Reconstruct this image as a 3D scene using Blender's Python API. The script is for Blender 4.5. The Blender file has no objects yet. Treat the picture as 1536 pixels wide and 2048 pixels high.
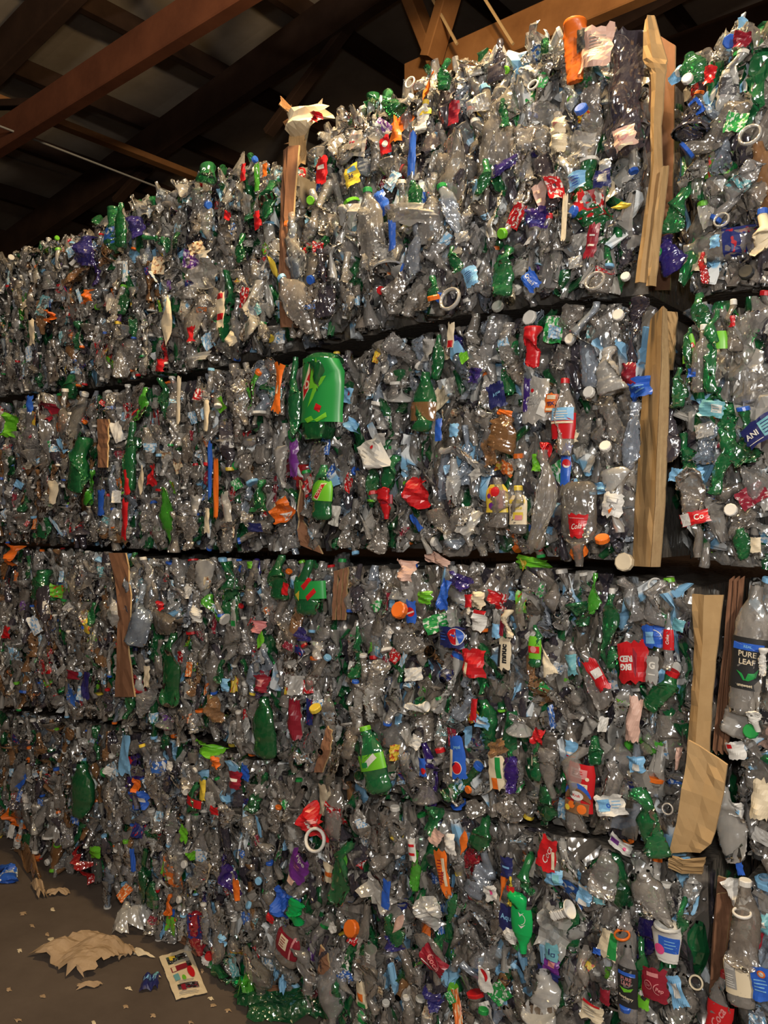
import bpy, math, random
import numpy as np
from mathutils import Matrix, Vector, Euler

# ------------------------------------------------------------------ camera, world, lights, exposure
SC = bpy.context.scene
COL = SC.collection
RNG = np.random.RandomState(7)
random.seed(7)
D = 2.6                         # distance from the lens to the wall of bales along the lens axis (m)
FPX = 1650.0                    # focal length for a 2048 pixel tall frame
HORIZON = 1040.0
YAW = math.radians(40)
CAM = Vector((D * math.sin(YAW), -D * math.cos(YAW), 1.695))
cd = bpy.data.cameras.new('camera')
cam = bpy.data.objects.new('camera', cd)
COL.objects.link(cam)
cam.location = CAM
cam.rotation_euler = (math.radians(90), 0, YAW)
cd.sensor_fit = 'VERTICAL'
cd.sensor_height = 24.0
cd.lens = 24.0 * FPX / 2048
cd.shift_y = (HORIZON - 1024) / 2048
cd.clip_start = 0.05
SC.camera = cam

w = bpy.data.worlds.new('world')
SC.world = w
w.use_nodes = True
w.node_tree.nodes['Background'].inputs[0].default_value = (0.9, 0.75, 0.6, 1)
w.node_tree.nodes['Background'].inputs[1].default_value = 0.05


def lamp(name, loc, power, color, radius):
    l = bpy.data.lights.new(name, 'POINT')
    l.energy = power
    l.color = color
    l.shadow_soft_size = radius
    o = bpy.data.objects.new(name, l)
    o.location = loc
    COL.objects.link(o)
    return o


lamp('aisle_lamp', (3.3, -2.9, 2.9), 300, (1.0, 0.90, 0.77), 0.13)
lamp('far_aisle_lamp', (-1.5, -4.2, 4.2), 55, (1.0, 0.82, 0.62), 0.16)
lamp('glint_fill', (2.3, -4.9, 3.3), 120, (1.0, 0.94, 0.86), 0.14)  # added light without a fixture, for more glints on the plastic
lamp('lens_fill', (1.75, -2.1, 1.85), 36, (0.95, 0.98, 1.0), 0.04)  # added fill beside the lens, for glints on facets facing it
lamp('roof_lamp', (0.55, -0.28, 3.95), 230, (1.0, 0.72, 0.37), 0.10)

SC.view_settings.view_transform = 'Standard'
SC.view_settings.look = 'None'
SC.view_settings.gamma = 1.0
SC.view_settings.use_curve_mapping = False
SC.view_settings.exposure = 0.2
cy = SC.cycles
cy.max_bounces = 4
cy.diffuse_bounces = 2
cy.glossy_bounces = 1
cy.transmission_bounces = 2
cy.transparent_max_bounces = 11
cy.use_adaptive_sampling = True
cy.adaptive_threshold = 0.03
cy.caustics_reflective = False
cy.caustics_refractive = False

FWD = Vector((-math.sin(YAW), math.cos(YAW), 0))
RGT = Vector((math.cos(YAW), math.sin(YAW), 0))


def ray(px, py):
    return FWD + RGT * ((px - 768) / FPX) + Vector((0, 0, (HORIZON - py) / FPX))


def wall(px, py, y=0.0):
    """point of the vertical plane y = const that the photograph shows at that pixel"""
    r = ray(px, py)
    return CAM + r * ((y - CAM.y) / r.y)


def floor_at(px, py, z=0.0):
    r = ray(px, py)
    return CAM + r * ((z - CAM.z) / r.z)


# ------------------------------------------------------------------ helpers
def mesh(name, v, f, mats=(None,), mi=None, smooth=False):
    me = bpy.data.meshes.new(name)
    me.from_pydata([tuple(p) for p in v], [], f)
    for m in mats:
        me.materials.append(m)
    if mi is not None:
        me.polygons.foreach_set('material_index', np.array(mi, dtype=np.int32))
    if smooth:
        me.polygons.foreach_set('use_smooth', np.ones(len(me.polygons), dtype=bool))
    me.update()
    return me


def link(name, me, parent=None, loc=(0, 0, 0), mat=None):
    o = bpy.data.objects.new(name, me)
    COL.objects.link(o)
    o.location = loc
    if parent is not None:
        o.parent = parent
    if mat is not None:
        o.material_slots[0].link = 'OBJECT'
        o.material_slots[0].material = mat
    return o


def tag(o, label=None, cat=None, group=None, kind=None):
    if label:
        o['label'] = label
    if cat:
        o['category'] = cat
    if group:
        o['group'] = group
    if kind:
        o['kind'] = kind
    return o


def box_v(x0, x1, y0, y1, z0, z1):
    v = [(x0, y0, z0), (x1, y0, z0), (x1, y1, z0), (x0, y1, z0), (x0, y0, z1), (x1, y0, z1), (x1, y1, z1), (x0, y1, z1)]
    f = [(0, 3, 2, 1), (4, 5, 6, 7), (0, 1, 5, 4), (1, 2, 6, 5), (2, 3, 7, 6), (3, 0, 4, 7)]
    return v, f


def bar(name, a, b, wd, dp, mat, parent=None, up=(0, 0, 1)):
    """a timber from a to b with a chamfered rectangular section (12 triangles more than a box)"""
    a, b = Vector(a), Vector(b)
    d = (b - a).normalized()
    s = d.cross(Vector(up)).normalized()
    t = s.cross(d).normalized()
    c = 0.08 * min(wd, dp)
    sec = [(-wd / 2 + c, -dp / 2), (wd / 2 - c, -dp / 2), (wd / 2, -dp / 2 + c), (wd / 2, dp / 2 - c), (wd / 2 - c, dp / 2),
           (-wd / 2 + c, dp / 2), (-wd / 2, dp / 2 - c), (-wd / 2, -dp / 2 + c)]
    v = [a + s * p + t * q for p, q in sec] + [b + s * p + t * q for p, q in sec]
    f = [(i, (i + 1) % 8, 8 + (i + 1) % 8, 8 + i) for i in range(8)] + [tuple(range(7, -1, -1)), tuple(range(8, 16))]
    return link(name, mesh(name, v, f, (mat,)), parent)


# ------------------------------------------------------------------ materials
def new_mat(name):
    m = bpy.data.materials.new(name)
    m.use_nodes = True
    nt = m.node_tree
    nt.nodes.clear()
    out = nt.nodes.new('ShaderNodeOutputMaterial')
    return m, nt, out


def N(nt, t, **kw):
    n = nt.nodes.new('ShaderNode' + t)
    for k, v in kw.items():
        if hasattr(n, k):
            setattr(n, k, v)
        else:
            n.inputs[k.replace('_', ' ')].default_value = v
    return n


def rgb(c):
    return (c[0], c[1], c[2], 1)


def crumple_bump(nt, scale=56, strength=0.6, dist=0.005):
    tc = N(nt, 'TexCoord')
    mp = N(nt, 'Mapping')
    mp.inputs['Scale'].default_value = (1, 1, .55)
    nt.links.new(tc.outputs['Object'], mp.inputs['Vector'])
    vo = N(nt, 'TexVoronoi')
    vo.feature = 'F1'
    vo.inputs['Scale'].default_value = scale
    nt.links.new(mp.outputs[0], vo.inputs['Vector'])
    b = N(nt, 'Bump')
    b.inputs['Strength'].default_value = strength
    b.inputs['Distance'].default_value = dist
    nt.links.new(vo.outputs['Distance'], b.inputs['Height'])
    return b


def pet(name, tints, trans, clear=0.5, rough=0.14, bump=1.0):
    """crumpled bottle plastic: part see-through, part hazy, with a glossy skin"""
    m, nt, out = new_mat(name)
    oi = N(nt, 'ObjectInfo')
    cr = N(nt, 'ValToRGB')
    cr.color_ramp.interpolation = 'LINEAR'
    while len(cr.color_ramp.elements) < len(tints):
        cr.color_ramp.elements.new(0.5)
    for i, c in enumerate(tints):
        cr.color_ramp.elements[i].position = i / max(1, len(tints) - 1)
        cr.color_ramp.elements[i].color = rgb(c)
    nt.links.new(oi.outputs['Random'], cr.inputs[0])
    df = N(nt, 'BsdfDiffuse')
    nt.links.new(cr.outputs[0], df.inputs['Color'])
    tr = N(nt, 'BsdfTransparent')
    tr.inputs['Color'].default_value = rgb(trans)
    mx = N(nt, 'MixShader')
    mx.inputs[0].default_value = clear
    nt.links.new(df.outputs[0], mx.inputs[1])
    nt.links.new(tr.outputs[0], mx.inputs[2])
    gl = N(nt, 'BsdfGlossy')
    gl.inputs['Roughness'].default_value = rough
    gl.inputs['Color'].default_value = (1, 1, 1, 1)
    b = crumple_bump(nt, strength=bump)
    nt.links.new(b.outputs[0], gl.inputs['Normal'])
    fr = N(nt, 'Fresnel')
    fr.inputs['IOR'].default_value = 1.6
    nt.links.new(b.outputs[0], fr.inputs['Normal'])
    fm = N(nt, 'Math', operation='MULTIPLY_ADD')
    fm.inputs[1].default_value = 1.0
    fm.inputs[2].default_value = 0.09
    fm.use_clamp = True
    nt.links.new(fr.outputs[0], fm.inputs[0])
    m2 = N(nt, 'MixShader')
    nt.links.new(fm.outputs[0], m2.inputs[0])
    nt.links.new(mx.outputs[0], m2.inputs[1])
    nt.links.new(gl.outputs[0], m2.inputs[2])
    nt.links.new(m2.outputs[0], out.inputs[0])
    return m


def plain(name, c, rough=0.35, c2=None, scale=6.0, spec=0.5, bump=0.0, thresh=0.55):
    m, nt, out = new_mat(name)
    p = N(nt, 'BsdfPrincipled')
    p.inputs['Roughness'].default_value = rough
    p.inputs['Specular IOR Level'].default_value = spec
    p.inputs['Base Color'].default_value = rgb(c)
    if c2 is not None:
        tc = N(nt, 'TexCoord')
        no = N(nt, 'TexNoise')
        no.inputs['Scale'].default_value = scale
        no.inputs['Detail'].default_value = 1.5
        nt.links.new(tc.outputs['Generated'], no.inputs['Vector'])
        cr = N(nt, 'ValToRGB')
        cr.color_ramp.elements[0].position = thresh
        cr.color_ramp.elements[0].color = rgb(c)
        cr.color_ramp.elements[1].position = thresh + 0.03
        cr.color_ramp.elements[1].color = rgb(c2)
        nt.links.new(no.outputs['Fac'], cr.inputs[0])
        nt.links.new(cr.outputs[0], p.inputs['Base Color'])
    if bump:
        b = crumple_bump(nt, scale=38, strength=bump, dist=0.004)
        nt.links.new(b.outputs[0], p.inputs['Normal'])
    nt.links.new(p.outputs[0], out.inputs[0])
    return m


def grained(name, c1, c2, scale, stretch=(1, 1, 1), rough=0.8, bump=0.3, dist=0.01, detail=5, c3=None):
    m, nt, out = new_mat(name)
    p = N(nt, 'BsdfPrincipled')
    p.inputs['Roughness'].default_value = rough
    p.inputs['Specular IOR Level'].default_value = 0.2
    tc = N(nt, 'TexCoord')
    mp = N(nt, 'Mapping')
    mp.inputs['Scale'].default_value = stretch
    nt.links.new(tc.outputs['Object'], mp.inputs['Vector'])
    no = N(nt, 'TexNoise')
    no.inputs['Scale'].default_value = scale
    no.inputs['Detail'].default_value = detail
    no.inputs['Roughness'].default_value = 0.65
    nt.links.new(mp.outputs[0], no.inputs['Vector'])
    cr = N(nt, 'ValToRGB')
    cr.color_ramp.elements[0].position = 0.3
    cr.color_ramp.elements[0].color = rgb(c1)
    cr.color_ramp.elements[1].position = 0.7
    cr.color_ramp.elements[1].color = rgb(c2)
    if c3 is not None:
        e = cr.color_ramp.elements.new(0.8)
        e.color = rgb(c3)
    nt.links.new(no.outputs['Fac'], cr.inputs[0])
    nt.links.new(cr.outputs[0], p.inputs['Base Color'])
    b = N(nt, 'Bump')
    b.inputs['Strength'].default_value = bump
    b.inputs['Distance'].default_value = dist
    nt.links.new(no.outputs['Fac'], b.inputs['Height'])
    nt.links.new(b.outputs[0], p.inputs['Normal'])
    nt.links.new(p.outputs[0], out.inputs[0])
    return m


CLEAR = pet('clear_plastic', [(.54, .49, .43), (.66, .62, .57), (.48, .41, .34), (.58, .57, .57), (.38, .34, .29)], (.95, .945, .93), 0.70)
HAZY = pet('hazy_plastic', [(.66, .64, .60), (.58, .55, .50), (.70, .70, .68)], (.93, .93, .92), 0.42, 0.2)
BLUISH = pet('pale_blue_plastic', [(.42, .52, .66), (.50, .56, .66)], (.84, .90, .96), 0.66)
GREEN = pet('green_plastic', [(.018, .18, .055), (.03, .26, .09), (.015, .13, .045)], (.20, .66, .30), 0.52)
LIME = pet('lime_green_plastic', [(.07, .42, .03), (.10, .50, .05)], (.35, .85, .2), 0.35)
DARK = pet('dark_plastic', [(.06, .05, .07), (.10, .09, .11)], (.45, .43, .47), 0.4)
BROWN = pet('brown_plastic', [(.34, .17, .07), (.42, .22, .10)], (.8, .6, .42), 0.4)
REDP = pet('red_plastic', [(.55, .02, .02), (.45, .02, .04)], (.85, .2, .2), 0.3)
NAVYP = pet('navy_plastic', [(.03, .03, .22), (.05, .02, .20)], (.3, .3, .7), 0.3)
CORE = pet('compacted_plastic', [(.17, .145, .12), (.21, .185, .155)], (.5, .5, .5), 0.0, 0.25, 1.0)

WHITE = plain('white_plastic', (.72, .70, .65), 0.4)
BLACK = plain('black_print', (.02, .02, .02), 0.5)
RED = plain('red_label', (.55, .015, .02), 0.3)
CRIMSON = plain('maroon_label', (.26, .015, .03), 0.3)
ORANGE = plain('orange_plastic', (.80, .17, .02), 0.35)
BLUE = plain('blue_label', (.03, .12, .55), 0.3)
SKY = plain('sky_blue_label', (.22, .48, .75), 0.35)
NAVY = plain('navy_label', (.02, .025, .12), 0.3)
TEAL = plain('teal_label', (.16, .42, .48), 0.4)
LGREEN = plain('lime_label', (.16, .52, .03), 0.35)
GREENL = plain('green_label', (.02, .28, .06), 0.3)
YELLOW = plain('yellow_label', (.75, .55, .06), 0.4)
PURPLE = plain('purple_label', (.16, .03, .24), 0.3)
PINK = plain('pink_print', (.80, .08, .26), 0.4)
CREAM = plain('cream_label', (.78, .66, .46), 0.5)
GREY = plain('grey_print', (.33, .32, .30), 0.5)
PALEPINK = plain('pale_pink_label', (.70, .45, .36), 0.5)
ROSE = plain('rose_print', (.65, .25, .25), 0.5)
CAPS = [(WHITE, 34), (BLUE, 12), (ORANGE, 7), (RED, 7), (GREENL, 8), (SKY, 6), (BLACK, 4), (LGREEN, 5), (YELLOW, 3)]

LABELS = [
    (plain('red_white_label', (.52, .015, .02), .3, (.75, .72, .68), 5), 10),
    (plain('blue_white_label', (.04, .14, .50), .3, (.70, .72, .75), 5), 10),
    (plain('sky_white_label', (.25, .50, .74), .35, (.72, .76, .78), 5, thresh=.5), 15),
    (plain('white_blue_label', (.70, .70, .68), .4, (.15, .35, .62), 6), 10),
    (plain('white_grey_label', (.68, .65, .60), .45, (.35, .33, .32), 9), 9),
    (plain('navy_red_label', (.02, .03, .16), .3, (.5, .02, .03), 4, thresh=.6), 7),
    (plain('green_white_label', (.03, .30, .07), .3, (.65, .70, .6), 5), 7),
    (plain('lime_red_label', (.16, .50, .04), .35, (.55, .05, .03), 4, thresh=.6), 4),
    (plain('orange_cream_label', (.72, .17, .03), .35, (.75, .60, .4), 5), 6),
    (plain('purple_white_label', (.13, .04, .26), .3, (.6, .55, .65), 6), 3),
    (plain('maroon_white_label', (.27, .02, .04), .3, (.6, .5, .48), 6, thresh=.6), 5),
    (plain('cream_brown_label', (.66, .54, .36), .5, (.30, .12, .05), 5), 5),
    (plain('teal_white_label', (.12, .38, .42), .4, (.65, .72, .70), 7), 5),
    (plain('yellow_red_label', (.72, .52, .05), .4, (.55, .05, .02), 4), 3),
    (plain('black_white_label', (.025, .025, .03), .35, (.55, .53, .5), 7, thresh=.62), 3),
]
SCRAPS = LABELS + [(WHITE, 14), (CREAM, 5), (PALEPINK, 3), (HAZY, 60), (SKY, 6), (ORANGE, 2), (LGREEN, 1.5), (RED, 4), (BLUE, 3)]


def pick(lst, rs):
    t = rs.rand() * sum(q for _, q in lst)
    for m, q in lst:
        t -= q
        if t <= 0:
            return m
    return lst[-1][0]


CARD = grained('tan_cardboard', (.40, .25, .11), (.50, .33, .16), 9, (1, 1, 1), .85, .15, .004)
CARD_EDGE = grained('pale_cardboard_edge', (.50, .33, .17), (.60, .42, .22), 60, (1, 1, 1), .9, .4, .003)
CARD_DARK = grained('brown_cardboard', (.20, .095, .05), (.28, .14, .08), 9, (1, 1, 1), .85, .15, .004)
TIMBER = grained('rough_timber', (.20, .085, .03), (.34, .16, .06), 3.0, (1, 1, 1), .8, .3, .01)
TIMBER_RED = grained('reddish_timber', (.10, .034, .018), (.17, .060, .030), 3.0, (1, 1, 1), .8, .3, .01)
TIMBER_DARK = grained('shaded_timber', (.032, .017, .012), (.065, .035, .023), 3.0, (1, 1, 1), .85, .3, .01)  # dark brown timber with the rafters' shade put into the colour
ROOF = grained('weathered_roof_sheet', (.30, .25, .20), (.42, .35, .28), 2.2, (1, 1, 1), .8, .1, .01)
WALLM = grained('dark_barn_boards', (.05, .03, .022), (.09, .055, .04), 2.0, (1, 1, 6), .9, .3, .01)
FLOORM = grained('dusty_concrete', (.085, .065, .053), (.155, .122, .100), 1.6, (1, 1, 1), .9, .35, .01, 9, (.17, .135, .11))
PAPER = grained('brown_paper', (.36, .25, .15), (.50, .36, .23), 14, (1, 1, 1), .9, .5, .004)
WIRE = plain('grey_wire', (.30, .29, .27), .5)

# ------------------------------------------------------------------ room
CX0, CX1, CY0, CY1 = -9.5, 7.0, -7.5, 6.5
v, f = box_v(CX0, CX1, CY0, CY1, -0.1, 0.0)
tag(link('floor', mesh('floor', v, f, (FLOORM,))), kind='structure')
WALLH = 7.4
for nm, b in (('wall_left', (CX0 - .1, CX0, CY0, CY1)), ('wall_right', (CX1, CX1 + .1, CY0, CY1)),
              ('wall_back', (CX0, CX1, CY1, CY1 + .1)), ('wall_front', (CX0, CX1, CY0 - .1, CY0))):
    v, f = box_v(*b, 0, WALLH)
    tag(link(nm, mesh(nm, v, f, (WALLM,))), kind='structure')


def roof_z(x):
    return 5.42 + 0.12 * (x + 2.2)


# roof: rows of ribbed sheets, purlins below them running away from the aisle
ceiling = tag(bpy.data.objects.new('ceiling', None), kind='structure')
COL.objects.link(ceiling)
ceiling.location = (0, 0, 0)
sheet_n = 0
xs = np.arange(CX0, CX1 + 0.01, 1.1)
for i in range(len(xs) - 1):
    xa, xb = xs[i] - .02, min(xs[i + 1] + .04, CX1)
    vv, ff = [], []
    ny = 28
    ys = np.linspace(CY0, CY1, ny)
    for j, yy in enumerate(ys):
        h = .22 + (.02 if j % 2 else 0) + .006 * (i % 2)
        vv += [(xa, yy, roof_z(xa) + h + .012), (xb, yy, roof_z(xb) + h)]
    ff = [(2 * j, 2 * j + 1, 2 * j + 3, 2 * j + 2) for j in range(ny - 1)]
    link('roof_sheet', mesh('roof_sheet', vv, ff, (ROOF,)), ceiling)
for xx in np.arange(-8.6, 5.0, 0.98):
    bar('purlin', (xx, CY0, roof_z(xx) + .12), (xx, CY1, roof_z(xx) + .12), .07, .15, TIMBER_DARK, ceiling)


def truss(y, mat, webs, z=4.5, top=None, bottom=None, start=CX0):
    """one roof truss standing in the plane y: a level tie, a sloping rafter and the struts between them"""
    t = tag(bpy.data.objects.new('roof_truss', None), kind='structure')
    COL.objects.link(t)
    t.location = (0, y, 0)
    bar('bottom_chord', (start, 0, z), (CX1, 0, z), .09, .22, bottom or mat, t)
    bar('top_chord', (CX0, 0, roof_z(CX0) - .12), (CX1, 0, roof_z(CX1) - .12), .10, .30, top or mat, t)
    for (xa, xb) in webs:
        bar('web', (xa, .03, z + .1), (xb, .03, roof_z(xb) - .15), .05, .09, mat, t, up=(0, 1, 0))
    return t


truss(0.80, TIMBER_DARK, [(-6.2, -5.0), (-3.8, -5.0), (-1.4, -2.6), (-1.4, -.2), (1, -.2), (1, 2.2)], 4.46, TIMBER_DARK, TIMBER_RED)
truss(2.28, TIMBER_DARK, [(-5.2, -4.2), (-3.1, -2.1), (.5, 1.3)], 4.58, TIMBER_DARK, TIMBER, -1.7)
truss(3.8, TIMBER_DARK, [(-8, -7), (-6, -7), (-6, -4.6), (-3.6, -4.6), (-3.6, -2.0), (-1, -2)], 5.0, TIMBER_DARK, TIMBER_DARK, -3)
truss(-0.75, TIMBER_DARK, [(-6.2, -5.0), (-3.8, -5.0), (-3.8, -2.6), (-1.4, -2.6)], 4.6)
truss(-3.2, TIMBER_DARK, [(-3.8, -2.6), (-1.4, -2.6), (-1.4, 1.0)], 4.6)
tag(bar('trim_2', (-1.40, 2.20, 4.55), (-1.78, 2.20, 5.45), .07, .17, TIMBER, up=(0, 1, 0)), kind='structure')
tag(bar('trim_3', (-1.40, 2.12, 4.55), (-1.02, 2.12, 5.45), .07, .15, TIMBER, up=(0, 1, 0)), kind='structure')
# long laths laid along the bottom chords, pale bars for the light edges of the webs, and a thin stay wire
a = wall(0, 196, .80)
xl = -4.33
tag(bar('trim_1', (xl, -1.2, 4.75), (xl, 5.6, 4.75), .09, .05, TIMBER), kind='structure')
for nm, p0, p1 in (('trim_4', (862, -8), (914, 88)), ('trim_5', (966, -8), (1026, 88))):
    tag(bar(nm, wall(*p0, 2.06), wall(*p1, 2.06), .016, .016, CARD_EDGE, up=(0, 1, 0)), kind='structure')
o = tag(bar('stay_wire', (-3.98, -.6, 4.42), (-4.08, 4.6, 4.36), .012, .012, WIRE), 'thin grey stay wire slung under the dark rafters, above the far end of the stack', 'wire')

# ------------------------------------------------------------------ bottle prototypes
PROFILES = {
    'water': [(0, .0), (.0, .72), (.02, .95), (.06, 1), (.11, .93), (.15, 1), (.20, .93), (.25, 1), (.30, .94), (.35, 1), (.60, 1), (.66, .95), (.70, 1), (.76, .93), (.82, .74), (.88, .48), (.905, .40), (.915, .50), (.93, .50), (.94, .40), (1, .40)],
    'soda': [(0, .0), (.0, .6), (.03, .92), (.08, 1), (.16, .97), (.24, .90), (.30, .90), (.36, 1), (.58, 1), (.64, .96), (.70, .87), (.78, .68), (.86, .48), (.91, .36), (.92, .45), (.935, .45), (.945, .36), (1, .36)],
    'two_litre': [(0, .0), (.0, .6), (.03, .9), (.08, 1), (.22, 1), (.25, .97), (.28, 1), (.62, 1), (.70, .95), (.78, .78), (.86, .50), (.92, .27), (.93, .34), (.945, .34), (.955, .26), (1, .26)],
    'sports': [(0, .0), (.0, .75), (.03, .97), (.08, 1), (.2, 1), (.26, .88), (.34, .86), (.40, .98), (.62, 1), (.68, .92), (.74, .98), (.80, .88), (.86, .62), (.89, .60), (.90, .66), (.92, .66), (.93, .58), (1, .58)],
    'jug': [(0, .0), (.0, .85), (.03, 1), (.12, 1), (.30, 1), (.34, .94), (.44, .94), (.48, 1), (.70, 1), (.77, .92), (.84, .70), (.90, .46), (.91, .52), (.93, .52), (.94, .46), (1, .46)],
    'pressed': [(0, .0), (.0, .8), (.04, .97), (.10, 1), (.30, 1), (.33, .95), (.36, 1), (.86, 1), (.93, .93), (.97, .78), (1, .6)],
    'cup': [(0, .0), (.0, .62), (.04, .66), (.3, .74), (.6, .85), (.9, .97), (.94, 1.04), (.97, 1.06), (1, 1.0)],
}
SIZES = {'water': (.031, .200), 'soda': (.034, .225), 'two_litre': (.050, .300), 'sports': (.038, .190), 'jug': (.054, .240), 'cup': (.045, .120), 'pressed': (.05, .2)}
NAMES = {'water': 'water_bottle', 'soda': 'soda_bottle', 'two_litre': 'large_soda_bottle', 'sports': 'sports_drink_bottle', 'jug': 'juice_bottle', 'cup': 'plastic_cup', 'pressed': 'large_soda_bottle'}


class Deform:
    """one crush: flattening, flat-pressed dents, a bend and a small crinkle"""

    def __init__(s, rs, r, L, cx, cyy, dents, bend, front_clean=False):
        s.r, s.L, s.cx, s.cy, s.rs = r, L, cx, cyy, rs
        s.d = []
        for _ in range(dents):
            a = rs.uniform(0, 2 * math.pi)
            n = np.array([math.cos(a) * .8, math.sin(a), rs.normal(0, .55)])
            n /= np.linalg.norm(n)
            if front_clean and n[1] < -.15:
                n[1] *= -1
            c = np.array([0, 0, rs.uniform(.12, .74) * L - L / 2])
            s.d.append((n, c, r * rs.uniform(.15, .62), rs.uniform(1.0, 1.55)))
        s.bx, s.by = rs.normal(0, bend), rs.normal(0, bend * .6)
        s.tw = rs.normal(0, .5) if not front_clean else 0

    def __call__(s, P, jit=0.0):
        P = np.array(P, dtype=float)
        t = (P[:, 2] + s.L / 2) / s.L
        k = np.clip((.93 - t) / .12, 0, 1)
        a = s.tw * (t - .5) * k
        x, y = P[:, 0] * np.cos(a) - P[:, 1] * np.sin(a), P[:, 0] * np.sin(a) + P[:, 1] * np.cos(a)
        P[:, 0] = x * (1 + (s.cx - 1) * k)
        P[:, 1] = y * (1 + (s.cy - 1) * k)
        for n, c, off, push in s.d:
            q = (P - c) @ n - off * (abs(n[0]) * s.cx + abs(n[1]) * s.cy * 1.25 + .25)
            q = np.clip(q, 0, None) * push * k
            q = np.minimum(q, s.r * .9)
            P -= q[:, None] * n[None, :]
        if jit:
            P += s.rs.normal(0, jit, P.shape) * k[:, None]
        P[:, 0] += s.bx * (t - .5) ** 2 * s.L
        P[:, 1] += s.by * (t - .5) ** 2 * s.L
        return P


def lathe_pts(prof, r, L, seg, rings):
    zz = np.array([p[0] for p in prof])
    rr = np.array([p[1] for p in prof])
    t = np.concatenate([[0, 0], np.linspace(.012, 1, rings - 2)])
    rad = np.interp(t, zz[1:], rr[1:])
    rad[0] = .15
    rad[1] = rr[1]
    th = np.linspace(0, 2 * math.pi, seg, endpoint=False)
    P = []
    for i in range(rings):
        for a in th:
            pet_ = 0
            P.append((r * rad[i] * math.cos(a), r * rad[i] * math.sin(a), t[i] * L - L / 2 + (.012 if i == 0 else 0)))
    F = []
    for i in range(rings - 1):
        for j in range(seg):
            q = (j + 1) % seg
            F.append((i * seg + j, i * seg + q, (i + 1) * seg + q, (i + 1) * seg + j))
    F.append(tuple(range(seg - 1, -1, -1)))
    return P, F


def cap_geo(r, h, seg=14):
    """ribbed screw cap standing on z=0"""
    P, F = [], []
    for (rr, z) in ((r, 0), (r, h * .82), (r * .88, h), (0.45 * r, h * .97)):
        for j in range(seg):
            a = 2 * math.pi * j / seg
            q = rr * (1 + (.05 if j % 2 and rr == r else 0))
            P.append((q * math.cos(a), q * math.sin(a), z))
    for i in range(3):
        for j in range(seg):
            q = (j + 1) % seg
            F.append((i * seg + j, i * seg + q, (i + 1) * seg + q, (i + 1) * seg + j))
    F.append(tuple(3 * seg + j for j in range(seg)))
    F.append(tuple(range(seg - 1, -1, -1)))
    return P, F


def make_cap(kind, r, L, de):
    prof = PROFILES[kind]
    rn = prof[-1][1] * r * 1.16
    P, F = cap_geo(rn, max(.013, .055 * L))
    P = de([(x, y, z + L / 2 - .045 * L) for x, y, z in P])
    return mesh('bottle_cap', P, F)


def make_label(kind, r, L, de, z0, z1, a0, a1, seg=14, rows=5):
    zz = np.array([p[0] for p in PROFILES[kind]][1:])
    rr = np.array([p[1] for p in PROFILES[kind]][1:])
    P = []
    for i in range(rows):
        t = z0 + (z1 - z0) * i / (rows - 1)
        for j in range(seg + 1):
            a = a0 + (a1 - a0) * j / seg
            q = r * np.interp(t, zz, rr) * 1.03 + .0012
            P.append((q * math.cos(a), q * math.sin(a), t * L - L / 2))
    F = [(i * (seg + 1) + j, i * (seg + 1) + j + 1, (i + 1) * (seg + 1) + j + 1, (i + 1) * (seg + 1) + j) for i in range(rows - 1) for j in range(seg)]
    return P, F


PROTO = {}
LZ = {'water': (.36, .60), 'soda': (.36, .60), 'two_litre': (.30, .62), 'sports': (.38, .66), 'jug': (.14, .68), 'cup': (.3, .8), 'pressed': (.2, .9)}
rsP = np.random.RandomState(11)
for kind, nvar in (('water', 12), ('soda', 10), ('two_litre', 6), ('sports', 6), ('jug', 4), ('cup', 3)):
    PROTO[kind] = []
    r, L = SIZES[kind]
    for i in range(nvar):
        de = Deform(rsP, r, L, rsP.uniform(1.08, 1.32), rsP.uniform(.35, .68), rsP.randint(5, 10), .12)
        P, F = lathe_pts(PROFILES[kind], r, L, 16, 26)
        body = mesh(NAMES[kind], de(P, .0016), F, smooth=(i % 3 != 0))
        cap = make_cap(kind, r, L, de) if kind != 'cup' else None
        z0, z1 = LZ[kind]
        if rsP.rand() < .5:
            P, F = make_label(kind, r, L, de, z0, z1, 0, 2 * math.pi, 18)
        else:
            c = rsP.choice([-math.pi / 2, math.pi / 2]) + rsP.normal(0, .5)
            h = rsP.uniform(.9, 1.9)
            P, F = make_label(kind, r, L, de, z0, z1, c - h, c + h, 14)
        lab = mesh('bottle_label', de(P, .0006), F)
        PROTO[kind].append((body, lab, cap, r * de.cx, L))


def crumpled_sheet(rs, wd, ht, n=6, amp=.25, torn=.12):
    P = []
    ph = rs.uniform(0, 6, 6)
    for i in range(n + 1):
        for j in range(n + 1):
            u, q = j / n - .5, i / n - .5
            e = 1 if (i in (0, n) or j in (0, n)) else 0
            x = wd * (u + e * rs.normal(0, torn) / n * 1.2)
            z = ht * (q + e * rs.normal(0, torn) / n * 1.2)
            y = amp * wd * (.45 * math.sin(5 * u + ph[0]) * math.cos(3 * q + ph[1]) + .35 * abs(math.sin(9 * u * math.cos(ph[2]) + 9 * q * math.sin(ph[2]) + ph[3])) + rs.normal(0, .10))
            P.append((x, y, z))
    F = [(i * (n + 1) + j, i * (n + 1) + j + 1, (i + 1) * (n + 1) + j + 1, (i + 1) * (n + 1) + j) for i in range(n) for j in range(n)]
    return P, F


SHEETS = []
for i in range(14):
    wd, ht = rsP.uniform(.022, .05), rsP.uniform(.03, .085)
    P, F = crumpled_sheet(rsP, wd, ht)
    SHEETS.append(mesh('label_scrap', P, F))

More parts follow.
